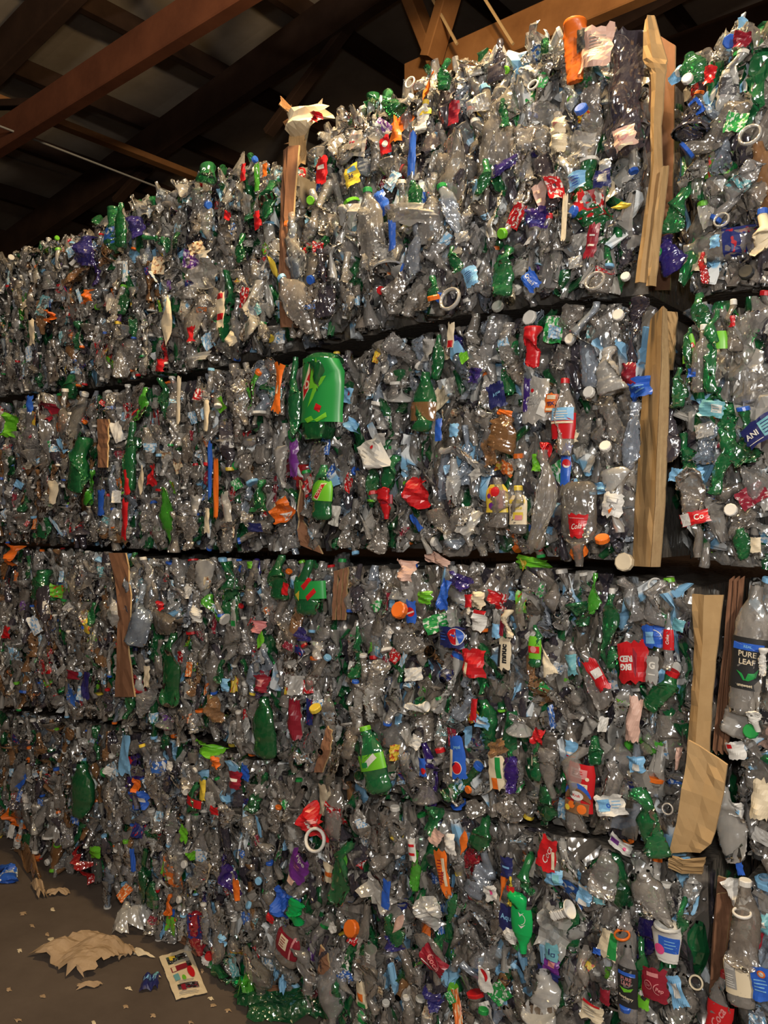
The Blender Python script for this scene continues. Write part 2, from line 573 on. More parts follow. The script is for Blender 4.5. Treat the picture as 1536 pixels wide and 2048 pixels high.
# ------------------------------------------------------------------ bales
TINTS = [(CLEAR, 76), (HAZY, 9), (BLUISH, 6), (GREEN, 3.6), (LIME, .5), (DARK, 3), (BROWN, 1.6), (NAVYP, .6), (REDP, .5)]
KINDS = [('water', 46), ('soda', 27), ('two_litre', 9), ('sports', 10), ('jug', 3.5), ('cup', 4.5)]
GROUP = 'bales of crushed bottles in the stack'


class Bale:
    pass


def poly(pts, y=0):
    q = [wall(px, py, y) for px, py in pts]
    q.sort(key=lambda p: p.x)
    return [p.x for p in q], [p.z for p in q]


def quick_low(rs, r, L):
    de = Deform(rs, r, L, 1.25, .45, 5, .15)
    P, F = lathe_pts(PROFILES['water' if rs.rand() < .6 else 'soda'], r, L, 7, 9)
    return de(P, .003), F


LOWS = [quick_low(np.random.RandomState(100 + i), .036, .2) for i in range(24)]


def make_bale(label, left, right, top, bottom, dens=1.0, y0=0.0, ledge=None, tints=None, upper=False, vis=None, seed=1, depth=1.0, upright=.66, lean=.20):
    """left/right: pixel columns of the two ends; top/bottom: pixel polylines of the two edges"""
    rs = np.random.RandomState(seed)
    b = Bale()
    mid = (top[0][1] + (bottom[0][1] if bottom else 1980)) / 2
    b.x0, b.x1 = wall(left, mid, y0).x, wall(right, mid, y0).x
    tx, tz = poly(top, y0)
    bx, bz = poly(bottom, y0) if bottom else ([b.x0, b.x1], [0, 0])
    b.top = lambda x: float(np.interp(x, tx, tz))
    b.bot = lambda x: float(np.interp(x, bx, bz))
    b.y0 = y0
    cx = (b.x0 + b.x1) / 2
    e = bpy.data.objects.new('plastic_bottle_bale', None)
    COL.objects.link(e)
    zb = min(b.bot(b.x0), b.bot(b.x1))
    e.location = (cx, y0 + depth / 2, zb)
    tag(e, label, 'bale', GROUP)
    b.e = e
    b.off = Vector(e.location)
    H = lambda x: b.top(x) - b.bot(x)

    def face_y(x, z):
        d = min(x - b.x0, b.x1 - x, (z - b.bot(x)) * 1.0, (b.top(x) - z) * (1.0 if not upper else 2.2))
        yy = y0 + .055 * math.exp(-max(d, 0) / .03)
        yy += .018 * math.sin(x * 5.1 + seed) + .014 * math.sin(z * 9.3 + seed * 2)
        if ledge:
            f_ = (z - b.bot(x)) / H(x)
            yy -= ledge * (1 / (1 + math.exp((f_ - .50) * 30)))
        return yy
    b.face_y = face_y
    # the packed mass behind the face: a lumpy block and bottles too deep to pick apart
    V, F, M = [], [], []
    nx, nz = 26, 16
    for i in range(nz + 1):
        for j in range(nx + 1):
            x = b.x0 + .02 + (b.x1 - b.x0 - .04) * j / nx
            z = b.bot(x) + .015 + (H(x) - .035) * i / nz
            V.append((x, face_y(x, z) + .075 + rs.normal(0, .012), z))
    base = len(V)
    for j in range(nx + 1):
        x = b.x0 + .02 + (b.x1 - b.x0 - .04) * j / nx
        V.append((x, y0 + depth, b.bot(x) + .015))
        V.append((x, y0 + depth, b.top(x) - .02))
    for i in range(nz):
        for j in range(nx):
            a = i * (nx + 1) + j
            F.append((a, a + 1, a + nx + 2, a + nx + 1)); M.append(0)
    for j in range(nx):
        t0 = nz * (nx + 1) + j
        F.append((t0, t0 + 1, base + 2 * (j + 1) + 1, base + 2 * j + 1)); M.append(0)
        F.append((j + 1, j, base + 2 * j, base + 2 * (j + 1))); M.append(0)
        F.append((base + 2 * j, base + 2 * j + 1, base + 2 * (j + 1) + 1, base + 2 * (j + 1))); M.append(0)
    for j in (0, nx):
        col = [i * (nx + 1) + j for i in range(nz + 1)] + [base + 2 * j + 1, base + 2 * j]
        F.append(tuple(col if j == 0 else col[::-1])); M.append(0)
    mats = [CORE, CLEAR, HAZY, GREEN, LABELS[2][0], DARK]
    nl = int(400 * (b.x1 - b.x0) / 1.25)
    for i in range(nl):
        P, Fq = LOWS[rs.randint(len(LOWS))]
        x = rs.uniform(b.x0 + .04, b.x1 - .04)
        z = rs.uniform(b.bot(x) + .03, b.top(x) - .03)
        R = np.array(Euler((rs.normal(0, .3), rs.normal(0, .5) + math.pi * rs.randint(2), rs.normal(0, .4)), 'XYZ').to_matrix())
        s = rs.uniform(.65, 1.0)
        Q = (P * s) @ R.T
        Q += np.array([x, face_y(x, z) + rs.uniform(.03, .075), z])
        n0 = len(V)
        V += [tuple(p) for p in Q]
        F += [tuple(n0 + a for a in q) for q in Fq]
        M += [int(rs.choice([1, 1, 1, 1, 2, 3, 4, 5]))] * len(Fq)
    for i in range(70):               # the end that can be seen through the gap beside it
        P, Fq = LOWS[rs.randint(len(LOWS))]
        x = b.x1 - .035
        z = rs.uniform(b.bot(x) + .08, b.top(x) - .08)
        R = np.array(Euler((rs.normal(0, .3), rs.normal(0, .3), math.pi / 2 + rs.normal(0, .4)), 'XYZ').to_matrix())
        Q = (P * rs.uniform(.65, 1.0)) @ R.T
        Q += np.array([x + rs.uniform(-.02, .01), y0 + rs.uniform(.05, .55), z])
        n0 = len(V)
        V += [tuple(p) for p in Q]
        F += [tuple(n0 + a for a in q) for q in Fq]
        M += [int(rs.choice([1, 1, 1, 1, 2, 3, 4, 5]))] * len(Fq)
    if upper:                         # the rounded top of a topmost bale
        for i in range(int(150 * (b.x1 - b.x0) / 1.25)):
            P, Fq = LOWS[rs.randint(len(LOWS))]
            x = rs.uniform(b.x0 + .03, b.x1 - .03)
            R = np.array(Euler((rs.uniform(0, 3), rs.uniform(0, 3), rs.uniform(0, 3)), 'XYZ').to_matrix())
            Q = (P * rs.uniform(.5, .8)) @ R.T
            Q += np.array([x, y0 + rs.uniform(.04, .8), b.top(x) - .05 + rs.normal(0, .01)])
            n0 = len(V)
            V += [tuple(p) for p in Q]
            F += [tuple(n0 + a for a in q) for q in Fq]
            M += [int(rs.choice([1, 2, 1, 3]))] * len(Fq)
    V = np.array(V)
    V[:, 0] = np.clip(V[:, 0], b.x0 + .004, b.x1 - .004)
    V[:, 2] = np.clip(V[:, 2], [b.bot(q) + .006 for q in V[:, 0]], [b.top(q) - (.006 if not upper else -.05) for q in V[:, 0]])
    V -= np.array(b.off)
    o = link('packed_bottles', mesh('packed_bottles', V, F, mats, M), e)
    o['kind'] = 'stuff'
    # the bottles that show
    va, vb = (b.x0, b.x1) if vis is None else (max(b.x0, wall(vis[0], mid, y0).x), min(b.x1, wall(vis[1], mid, y0).x))
    Hm = H((va + vb) / 2)
    area = (vb - va) * Hm
    n = int(min(290, 265 * area / (1.25 * .76)) * dens)
    nc = max(2, int(round(math.sqrt(n * (vb - va) / Hm * 1.9))))
    nr = max(2, int(round(n / nc)))
    tl = tints or TINTS
    cells = [(i, j) for i in range(nr) for j in range(nc)]
    rs.shuffle(cells)
    for (i, j) in cells:
        kind = pick(KINDS, rs)
        body, lab, cap, rx, L = PROTO[kind][rs.randint(len(PROTO[kind]))]
        s = rs.uniform(.72, 1.08)
        sz = s * rs.uniform(.72, 1.02)
        u = rs.rand()
        x = va + (vb - va) * (j + .5 + rs.normal(0, .32)) / nc
        fz = (i + .5 + rs.normal(0, .32)) / nr
        if u < upright:
            ang = rs.normal(0, lean) + (math.pi if rs.rand() < .4 else 0)
        elif u < upright + .18:
            ang = rs.uniform(-math.pi, math.pi)
        else:
            ang = None
        if upper and i == nr - 1:
            ang = None if rs.rand() < .5 else math.pi / 2 + rs.normal(0, .35)
        if ang is not None:
            ex = abs(math.cos(ang)) * rx * s + abs(math.sin(ang)) * L * sz / 2
            ez = abs(math.sin(ang)) * rx * s + abs(math.cos(ang)) * L * sz / 2
            R = Euler((rs.normal(0, .10), ang, 0), 'XYZ').to_matrix() @ Euler((0, 0, rs.normal(0, .45))).to_matrix()
        else:
            ex = ez = rx * s
            R = Euler((math.pi / 2 * (1 if rs.rand() < .5 else -1) + rs.normal(0, .35), 0, rs.normal(0, .35))).to_matrix() @ Euler((0, 0, rs.uniform(0, 6))).to_matrix()
        x = min(max(x, b.x0 + ex * .96), b.x1 - ex * .96)
        zt = min(b.top(x), b.top(x - ex), b.top(x + ex))
        zl = max(b.bot(x), b.bot(x - ex), b.bot(x + ex))
        lo, hi = zl + ez * .93, zt - ez * (.93 if not upper else .86)
        z = zl + (zt - zl) * fz
        if upper and i == nr - 1:
            z = hi + rs.uniform(-.012, .025)
            hi = z
        z = min(max(z, lo), max(lo, hi))
        y = face_y(x, z) - .012 + rs.normal(0, .020)
        if ang is None:
            y += L * sz * .32
        o = link(NAMES[kind], body, e, mat=pick(tl if not (upper and i == nr - 1) else TOPS, rs))
        o.matrix_local = Matrix.Translation(Vector((x, y, z)) - b.off) @ R.to_4x4() @ Matrix.Diagonal((s, s, sz, 1))
        if cap is not None and rs.rand() < .30:
            link('bottle_cap', cap, o, mat=pick(CAPS, rs))
        if rs.rand() < .27:
            link('bottle_label', lab, o, mat=pick(LABELS, rs))
    for i in range(int(44 * area / .95 * dens)):
        x = rs.uniform(max(va, b.x0 + .05), min(vb, b.x1 - .05))
        z = rs.uniform(b.bot(x) + .065, b.top(x) - .06)
        y = face_y(x, z) - .035 + rs.normal(0, .014)
        o = link('label_scrap', SHEETS[rs.randint(len(SHEETS))], e, mat=pick(SCRAPS, rs))
        sx = rs.uniform(.7, 1.35)
        o.matrix_local = Matrix.Translation(Vector((x, y, z)) - b.off) @ Euler((rs.normal(0, .3), rs.normal(0, .5), rs.normal(0, .4))).to_matrix().to_4x4() @ Matrix.Diagonal((sx, sx, sx, 1))
    return b


TOPS = [(HAZY, 50), (CLEAR, 42), (GREEN, 4), (BLUISH, 4)]  # hazier top-row mix, putting the lit rim into the plastic
greenish = [(CLEAR, 62), (HAZY, 6), (BLUISH, 3), (GREEN, 16), (LIME, 1.5), (DARK, 3), (BROWN, 2)]
bluish = [(CLEAR, 68), (HAZY, 9), (BLUISH, 15), (GREEN, 3), (DARK, 4), (NAVYP, 1), (REDP, .5)]
dusky = [(CLEAR, 66), (BROWN, 13), (GREEN, 6), (DARK, 8), (BLUISH, 3), (HAZY, 4)]  # extra brown and dark plastic, putting the left end's dimness into the colour
B = {}
B['1R'] = make_bale('top bale at the right edge, beyond the tall strip of tan cardboard', 1345, 1640, [(1345, 95), (1400, 75), (1536, 25), (1640, 0)], [(1345, 582), (1640, 548)], upper=True, vis=(1340, 1560), seed=21, y0=-.01)
B['1B'] = make_bale('large topmost bale rising highest, with an orange tub at its top', 592, 1284, [(582, 262), (700, 212), (860, 140), (1000, 98), (1130, 55), (1284, 66)], [(582, 698), (850, 643), (1090, 607), (1284, 583)], upper=True, seed=22, ledge=.05)
B['1C'] = make_bale('topmost bale left of the reddish cardboard flap, its top sloping away in the dusk', 192, 560, [(192, 442), (400, 356), (440, 322), (568, 318)], [(192, 766), (360, 745), (568, 696)], upper=True, seed=23, upright=.80, lean=.10)
B['1D'] = make_bale('farthest topmost bale at the left edge under the dark roof', -90, 187, [(-90, 560), (0, 518), (187, 446)], [(-90, 806), (0, 790), (187, 768)], upper=True, vis=(-30, 187), seed=24, upright=.80, lean=.10)
B['2R'] = make_bale('bale with many green bottles at the right edge, second from the top', 1350, 1640, [(1350, 602), (1640, 560)], [(1350, 1134), (1640, 1148)], vis=(1345, 1560), tints=greenish, seed=31)
B['2B'] = make_bale('second bale from the top, with bluish bottles beside the folded cardboard ridge', 612, 1300, [(612, 712), (850, 648), (1090, 612), (1300, 588)], [(612, 1106), (1000, 1112), (1300, 1132)], seed=32, tints=bluish)
B['2C'] = make_bale('finely packed bale left of the big green label, second from the top', 210, 600, [(210, 776), (360, 757), (600, 714)], [(210, 1100), (600, 1107)], seed=33, upright=.80, lean=.10)
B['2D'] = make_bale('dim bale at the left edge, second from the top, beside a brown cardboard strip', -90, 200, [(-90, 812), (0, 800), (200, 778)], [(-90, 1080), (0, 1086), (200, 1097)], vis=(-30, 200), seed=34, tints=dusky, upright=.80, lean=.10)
B['3R'] = make_bale('bale at the right edge behind the tallest tan cardboard, with a dark tea label', 1462, 1720, [(1462, 1156), (1720, 1156)], [(1450, 1742), (1720, 1800)], vis=(1440, 1560), seed=41, tints=bluish)
B['3B'] = make_bale('wide bale with red labels, third from the top, left of the tallest tan cardboard', 690, 1378, [(690, 1130), (1000, 1124), (1378, 1166)], [(690, 1570), (760, 1592), (1000, 1640), (1200, 1690), (1378, 1722)], seed=42)
B['3C'] = make_bale('third bale from the top, right of the long brown cardboard strip', 252, 676, [(252, 1114), (676, 1124)], [(252, 1455), (430, 1497), (676, 1560)], seed=43, upright=.80, lean=.10)
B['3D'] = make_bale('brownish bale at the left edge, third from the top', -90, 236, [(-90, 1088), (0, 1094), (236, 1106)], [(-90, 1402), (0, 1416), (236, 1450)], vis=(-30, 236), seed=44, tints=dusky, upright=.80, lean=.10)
B['4R'] = make_bale('bottom bale at the right edge, its big clear bottle beside the leaning brown cardboard', 1452, 1720, [(1440, 1762), (1720, 1800)], None, vis=(1430, 1560), seed=51, tints=bluish)
B['4B'] = make_bale('nearest bottom bale, with a bright green bottle upright in its face', 652, 1405, [(652, 1566), (760, 1600), (1000, 1650), (1200, 1700), (1405, 1745)], None, seed=52)
B['4C'] = make_bale('bottom bale standing on the floor behind the crumpled brown paper', 206, 642, [(206, 1456), (430, 1506), (642, 1562)], None, seed=53)
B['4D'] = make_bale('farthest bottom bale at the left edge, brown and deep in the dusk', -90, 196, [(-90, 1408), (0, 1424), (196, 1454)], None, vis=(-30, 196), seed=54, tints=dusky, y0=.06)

# ------------------------------------------------------------------ printed marks, cut to shape and laid on a surface
_TXT = {}


def text2d(s, shear=0.0, bold=0.0):
    k = (s, shear, bold)
    if k not in _TXT:
        c = bpy.data.curves.new('lettering', 'FONT')
        c.body = s
        c.align_x = 'CENTER'
        c.align_y = 'CENTER'
        c.shear = shear
        c.offset = bold
        c.resolution_u = 2
        o = bpy.data.objects.new('lettering', c)
        me = bpy.data.meshes.new_from_object(o)
        v = [(q.co.x, q.co.y) for q in me.vertices]
        f = [tuple(p.vertices) for p in me.polygons]
        _TXT[k] = (v, f)
        bpy.data.objects.remove(o)
        bpy.data.curves.remove(c)
        bpy.data.meshes.remove(me)
    return _TXT[k]


def T(s, u, v, size, mat, rot=0, shear=0.0, bold=0.02, sx=1.0):
    V, F = text2d(s, shear, bold)
    c, q = math.cos(math.radians(rot)), math.sin(math.radians(rot))
    return [(u + size * (x * sx * c + y * q), v + size * (-x * sx * q + y * c)) for x, y in V], F, mat


def POLY(pts, mat):
    """filled polygon, cut into narrow strips of triangles about its middle"""
    cx, cyy = sum(p[0] for p in pts) / len(pts), sum(p[1] for p in pts) / len(pts)
    V = [(cx, cyy)] + [((p[0] + cx) / 2, (p[1] + cyy) / 2) for p in pts] + list(pts)
    n = len(pts)
    F = [(0, 1 + i, 1 + (i + 1) % n) for i in range(n)]
    F += [(1 + i, 1 + n + i, 1 + n + (i + 1) % n, 1 + (i + 1) % n) for i in range(n)]
    return V, F, mat


def RECT(u, v, wd, ht, mat, rot=0):
    c, q = math.cos(math.radians(rot)), math.sin(math.radians(rot))
    P = []
    k = 4
    for a, b in [(-1 + 2 * i / k, -1) for i in range(k)] + [(1, -1 + 2 * i / k) for i in range(k)] + [(1 - 2 * i / k, 1) for i in range(k)] + [(-1, 1 - 2 * i / k) for i in range(k)]:
        x, y = a * wd / 2, b * ht / 2
        P.append((u + x * c + y * q, v - x * q + y * c))
    return POLY(P, mat)


def DISC(u, v, r, mat, a0=0, a1=360, k=1.0):
    n = 20
    P = [(u + r * k * math.cos(math.radians(a0 + (a1 - a0) * i / n)), v + r * math.sin(math.radians(a0 + (a1 - a0) * i / n))) for i in range(n + (0 if a1 - a0 == 360 else 1))]
    return POLY(P, mat)


def RING(u, v, r, t, mat, a0=0, a1=360):
    n = 20
    V, F = [], []
    for i in range(n + 1):
        a = math.radians(a0 + (a1 - a0) * i / n)
        V += [(u + r * math.cos(a), v + r * math.sin(a)), (u + (r - t) * math.cos(a), v + (r - t) * math.sin(a))]
    F = [(2 * i, 2 * i + 2, 2 * i + 3, 2 * i + 1) for i in range(n)]
    return V, F, mat


def LINES(u, v, wd, n, step, th, mat, rs=None):
    """a block of small unreadable print: short bars"""
    out = []
    rs = rs or np.random.RandomState(3)
    for i in range(n):
        k = rs.uniform(.55, 1)
        out.append(RECT(u - wd * (1 - k) / 2, v - i * step, wd * k, th, mat))
    return out


def flat(l):
    out = []
    for q in l:
        if isinstance(q, list):
            out += q
        else:
            out.append(q)
    return out


def print_on(parent, decals, surf, unit):
    """lay decals (in units of half the width) on surf(u, v) -> (x, y, z); later ones lie on top"""
    V, F, M, mats = [], [], [], []
    for k, (v2, f2, m) in enumerate(flat(decals)):
        if m not in mats:
            mats.append(m)
        n0 = len(V)
        for (a, b) in v2:
            x, y, z = surf(a * unit, b * unit)
            V.append((x, y - .0012 - .0005 * k, z))
        F += [tuple(n0 + i for i in q) for q in f2]
        M += [mats.index(m)] * len(f2)
    return link('label_print', mesh('label_print', V, F, mats, M), parent)


HS = np.random.RandomState(77)
ZONES = []
SCATTER = {k: list(q.e.children) for k, q in B.items()}


def span(b, px, py, wpx, hpx, out):
    y = b.y0
    c = wall(px, py, y)
    yy = b.face_y(c.x, c.z) - out
    c = wall(px, py, yy)
    wd = (wall(px + wpx / 2, py, yy) - wall(px - wpx / 2, py, yy)).x
    ht = (wall(px, py - hpx / 2, yy) - wall(px, py + hpx / 2, yy)).z
    ZONES.append((b, c, max(wd, .02), max(ht, .02)))
    return c, wd, ht


def hero_bottle(bk, px, py, wpx, hpx, kind='soda', mat=CLEAR, cap=None, rot=0, label=None, lz=None, decals=(), out=.05, tilt=0, lab=None, name=None, dents=5):
    b = B[bk]
    c, wd, ht = span(b, px, py, wpx, hpx, out)
    if 45 < abs(rot) % 180 < 135:
        wd, ht = hpx / max(wpx, 1) * wd * .0 + wd, ht
    r = wd / 2 / 1.22
    de = Deform(HS, r, ht, 1.22, .55, dents, .02, True)
    de.cy = .55
    P, F = lathe_pts(PROFILES[kind], r, ht, 18, 30)
    o = link(name or NAMES[kind], mesh(name or NAMES[kind], de(P, .0010), F, (None,), smooth=True), b.e, mat=mat)
    o.matrix_local = Matrix.Translation(c - b.off) @ Euler((math.radians(tilt), math.radians(rot), 0), 'XYZ').to_matrix().to_4x4()
    if lab:
        o['label'] = lab
    if cap is not None:
        link('bottle_cap', make_cap(kind, r, ht, de), o, mat=cap)
    if label is not None:
        z0, z1 = lz or LZ[kind]
        de.d = []
        P, F = make_label(kind, r, ht, de, z0, z1, math.radians(-172), math.radians(-8), 18, 6)
        link('bottle_label', mesh('bottle_label', de(P), F, (None,), smooth=True), o, mat=label)
        if decals:
            zz = np.array([p[0] for p in PROFILES[kind]][1:])
            rr = np.array([p[1] for p in PROFILES[kind]][1:])
            zc = ((z0 + z1) / 2 - .5) * ht

            def surf(u, v):
                t = (zc + v) / ht + .5
                q = r * float(np.interp(t, zz, rr)) * 1.03 + .0012
                kx = max(-.97, min(.97, u / (q * 1.22)))
                p = de([(q * kx, -q * math.sqrt(1 - kx * kx), zc + v)])[0]
                return p
            print_on(o, decals, surf, wd / 2)
    return o


def hero_sheet(bk, px, py, wpx, hpx, mat, rot=0, decals=(), curl=.25, amp=.10, out=.075, name='label_scrap', lab=None, n=8, shape=None, yaw=0):
    """a torn label, wrapper or film pressed against the face; shape narrows it: f(v)->half width share"""
    b = B[bk]
    c, wd, ht = span(b, px, py, wpx, hpx, out)
    ph = HS.uniform(0, 6, 4)
    curl_ = curl * wd

    def surf(u, v):
        a, q = u / wd, v / ht
        y = curl_ * (4 * a * a) * .5 + amp * wd * (.5 * math.sin(4.5 * a + 2.2 * q + ph[0]) + .5 * math.sin(5.5 * q - 2 * a + ph[1]) + .6 * abs(math.sin(3 * a + 6 * q + ph[2])))
        k = 1.0 if shape is None else shape(q * 2)
        return (u * k, y, v)
    V = []
    for i in range(n + 1):
        for j in range(n + 1):
            u, v = (j / n - .5) * wd, (i / n - .5) * ht
            if i in (0, n):
                v += HS.normal(0, .035) * ht
            if j in (0, n):
                u += HS.normal(0, .035) * wd
            V.append(surf(u, v))
    F = [(i * (n + 1) + j, i * (n + 1) + j + 1, (i + 1) * (n + 1) + j + 1, (i + 1) * (n + 1) + j) for i in range(n) for j in range(n)]
    o = link(name, mesh(name, V, F, (None,)), b.e, mat=mat)
    o.matrix_local = Matrix.Translation(c - b.off) @ Euler((0, math.radians(rot), math.radians(yaw)), 'XYZ').to_matrix().to_4x4()
    if lab:
        o['label'] = lab
    if decals:
        print_on(o, decals, surf, wd / 2)
    return o


def hero_cap(bk, px, py, dpx, mat, rot=0, tilt=60, out=.085, lab=None, ringed=False):
    b = B[bk]
    c, wd, ht = span(b, px, py, dpx, dpx, out)
    if ringed:
        P, F = [], []
        n, m = 18, 6
        for i in range(n):
            a = 2 * math.pi * i / n
            for j in range(m):
                q = 2 * math.pi * j / m
                rr = wd / 2 - wd * .07 + wd * .07 * math.cos(q)
                P.append((rr * math.cos(a), rr * math.sin(a), wd * .10 * math.sin(q)))
        F = [(i * m + j, ((i + 1) % n) * m + j, ((i + 1) % n) * m + (j + 1) % m, i * m + (j + 1) % m) for i in range(n) for j in range(m)]
        nm = 'cap_ring'
    else:
        P, F = cap_geo(wd / 2, wd * .38, 20)
        nm = 'loose_cap'
    o = link(nm, mesh(nm, P, F, (None,), smooth=ringed), b.e, mat=mat)
    o.matrix_local = Matrix.Translation(c - b.off) @ Euler((0, math.radians(rot), 0)).to_matrix().to_4x4() @ Euler((math.radians(tilt), 0, 0)).to_matrix().to_4x4()
    if lab:
        o['label'] = lab
    return o


tri_up = lambda q: max(.12, (1 - q) / 2)
tri_dn = lambda q: max(.12, (1 + q) / 2)
waist = lambda q: .55 + .45 * q * q
leaf = lambda q: max(.1, 1 - q * q)

# ------------------------------------------------------------------ what stands out in each bale
# topmost row
hero_bottle('1B', 1150, 104, 50, 120, 'cup', ORANGE, out=.07, label=None, dents=0, lab='crushed orange tub with a black stripe', name='plastic_tub')
hero_sheet('1B', 1160, 80, 16, 44, BLACK, out=.115, name='label_scrap')
hero_sheet('1B', 1186, 92, 62, 84, PALEPINK, 8, [LINES(.2, .7, 1.1, 7, .17, .05, GREY)], out=.11, amp=.16)
hero_sheet('1B', 1236, 150, 74, 190, DARK, 4, curl=.6, amp=.22, out=.09, name='plastic_film', n=12, lab='dark crumpled film hanging down the corner')
hero_sheet('1B', 1240, 265, 76, 80, DARK, -8, out=.10, name='plastic_film', amp=.2)
hero_sheet('1B', 1246, 272, 44, 44, PALEPINK, -10, [RING(0, .1, .5, .12, ROSE), RECT(0, -.85, 1.3, .25, CREAM)], out=.125, amp=.15)
hero_bottle('1B', 849, 240, 26, 66, 'water', WHITE, YELLOW, 4, lab='white tube with a yellow cap', label=YELLOW, lz=(.62, .80))
hero_sheet('1B', 787, 257, 30, 50, ORANGE, 6, shape=tri_up, lab='torn orange label')
hero_sheet('1B', 822, 305, 15, 84, BLUE, 3, lab='blue strip of film')
hero_sheet('1B', 768, 290, 20, 36, RED, -8, [DISC(.1, .2, .5, WHITE)])
hero_sheet('1B', 905, 225, 22, 44, CRIMSON, 5)
hero_sheet('1B', 950, 205, 40, 34, HAZY, 0, [RECT(-.3, .2, .12, .8, WHITE), RECT(.1, .1, .12, 1.0, WHITE), RECT(.5, .3, .12, .6, WHITE)], amp=.2)
hero_bottle('1B', 892, 150, 34, 60, 'soda', GREEN, rot=10)
hero_bottle('1B', 785, 206, 46, 56, 'jug', GREEN, rot=-30)
hero_bottle('1B', 1000, 130, 36, 100, 'soda', DARK, rot=2)
hero_bottle('1B', 830, 392, 32, 62, 'soda', GREEN, rot=-12)
hero_bottle('1B', 968, 355, 34, 70, 'soda', GREEN, rot=8)
hero_bottle('1B', 1012, 230, 24, 70, 'water', GREEN, rot=-14)
hero_bottle('1B', 1010, 545, 44, 100, 'soda', GREEN, rot=10, tilt=-8)
hero_bottle('1B', 866, 580, 34, 56, 'soda', GREEN, rot=-5)
hero_cap('1B', 1164, 222, 24, BLUE, lab='blue screw cap')
hero_cap('1B', 820, 165, 20, WHITE, tilt=80, ringed=True)
hero_cap('1B', 1066, 170, 22, WHITE, tilt=70, ringed=True)
hero_sheet('1B', 1112, 250, 30, 34, CREAM, 0, [RECT(0, .3, 1.2, .6, ROSE)], amp=.25)
hero_sheet('1B', 1112, 285, 32, 36, CREAM, 12, amp=.25)
hero_sheet('1B', 1155, 290, 50, 50, HAZY, 10, amp=.3)
hero_sheet('1B', 1150, 360, 34, 34, SKY, 0, [LINES(0, .4, 1.2, 4, .25, .08, BLUE)], amp=.2)
hero_sheet('1B', 1202, 355, 34, 36, NAVY, 5, [RECT(.1, 0, 1.0, .9, GREY), LINES(.1, .3, .7, 4, .2, .06, WHITE)])
hero_sheet('1B', 1068, 434, 40, 40, NAVYP, 10, amp=.35, name='plastic_film')
hero_sheet('1B', 1182, 482, 24, 66, CRIMSON, 12, [RECT(0, -.6, 1.2, .3, WHITE), RECT(0, .9, .9, .25, WHITE)], lab='dark red label hanging upright')
hero_bottle('1B', 1096, 475, 34, 80, 'soda', CLEAR, RED, 3)
hero_sheet('1B', 1058, 558, 38, 30, BLUE, 55, [T('Crush', 0, 0, .55, WHITE, shear=.2)], lab='blue label with white lettering')
hero_sheet('1B', 938, 553, 28, 40, SKY, -18, [LINES(0, .6, 1.2, 6, .22, .06, NAVY)])
hero_bottle('1B', 912, 520, 24, 60, 'water', GREEN, rot=-22)
hero_sheet('1B', 1208, 330, 24, 24, HAZY, 0)
hero_sheet('1B', 1128, 435, 10, 90, CREAM, 4)
hero_sheet('1B', 1240, 410, 46, 14, YELLOW, 8, shape=leaf)
hero_cap('1B', 1190, 562, 42, HAZY, tilt=68, ringed=True, lab='white rim of a cup seen end on')
hero_cap('1B', 900, 598, 42, HAZY, tilt=75, ringed=True)
hero_cap('1B', 868, 600, 20, ORANGE, tilt=20)
hero_sheet('1B', 760, 405, 22, 50, BLUE, -25, amp=.2)
hero_sheet('1B', 782, 470, 14, 60, BLUE, 0)
hero_sheet('1B', 640, 340, 22, 52, RED, 4, [RECT(0, .4, 1.2, .5, WHITE)])
hero_sheet('1B', 700, 350, 26, 40, YELLOW, -8, [RECT(.2, .6, 1.2, .5, SKY), T('36', 0, -.1, .7, NAVY)])
hero_sheet('1B', 800, 425, 110, 46, HAZY, 4, amp=.25, out=.085, name='plastic_film')
hero_sheet('1B', 690, 430, 60, 50, HAZY, -12, amp=.3, out=.09, name='plastic_film')
hero_sheet('1B', 600, 238, 62, 50, CREAM, -18, amp=.35, out=.12, name='paper_wrapper', lab='pale crumpled wrapper on the top corner')
hero_sheet('1B', 625, 232, 26, 18, RED, 25, out=.15, amp=.3)
hero_sheet('1B', 572, 232, 52, 68, BROWN, -10, amp=.45, out=.11, name='plastic_bag', lab='amber film bag standing up on the corner', shape=tri_up)
hero_sheet('1B', 590, 285, 30, 90, CARD, 5, amp=.2, out=.10, name='card_scrap')
# right edge, top
hero_bottle('1R', 1388, 140, 54, 70, 'jug', GREEN, rot=-15)
hero_sheet('1R', 1418, 148, 24, 34, RED, 8, amp=.2)
hero_sheet('1R', 1480, 78, 34, 30, CRIMSON, 20, amp=.3)
hero_cap('1R', 1376, 160, 22, WHITE, tilt=75)
hero_sheet('1R', 1352, 148, 36, 22, SKY, -20, [DISC(.3, 0, .4, WHITE)], amp=.2)
hero_bottle('1R', 1362, 425, 60, 90, 'jug', GREEN, rot=15, lab='dark green crushed bottle')
hero_bottle('1R', 1345, 510, 60, 80, 'jug', NAVYP, rot=-15)
hero_cap('1R', 1312, 505, 24, GREENL, tilt=75, ringed=True)
hero_cap('1R', 1443, 440, 34, HAZY, tilt=75, ringed=True)
hero_cap('1R', 1500, 270, 50, HAZY, tilt=75, ringed=True)
hero_bottle('1R', 1525, 470, 50, 90, 'jug', CREAM, BLUE, 0)
hero_sheet('1R', 1428, 482, 20, 24, SKY, 0, amp=.2)
hero_cap('1R', 1494, 547, 30, BLACK, tilt=78)  # black disc standing in for a dark hole low in the bale
hero_bottle('1R', 1406, 540, 26, 70, 'soda', REDP)
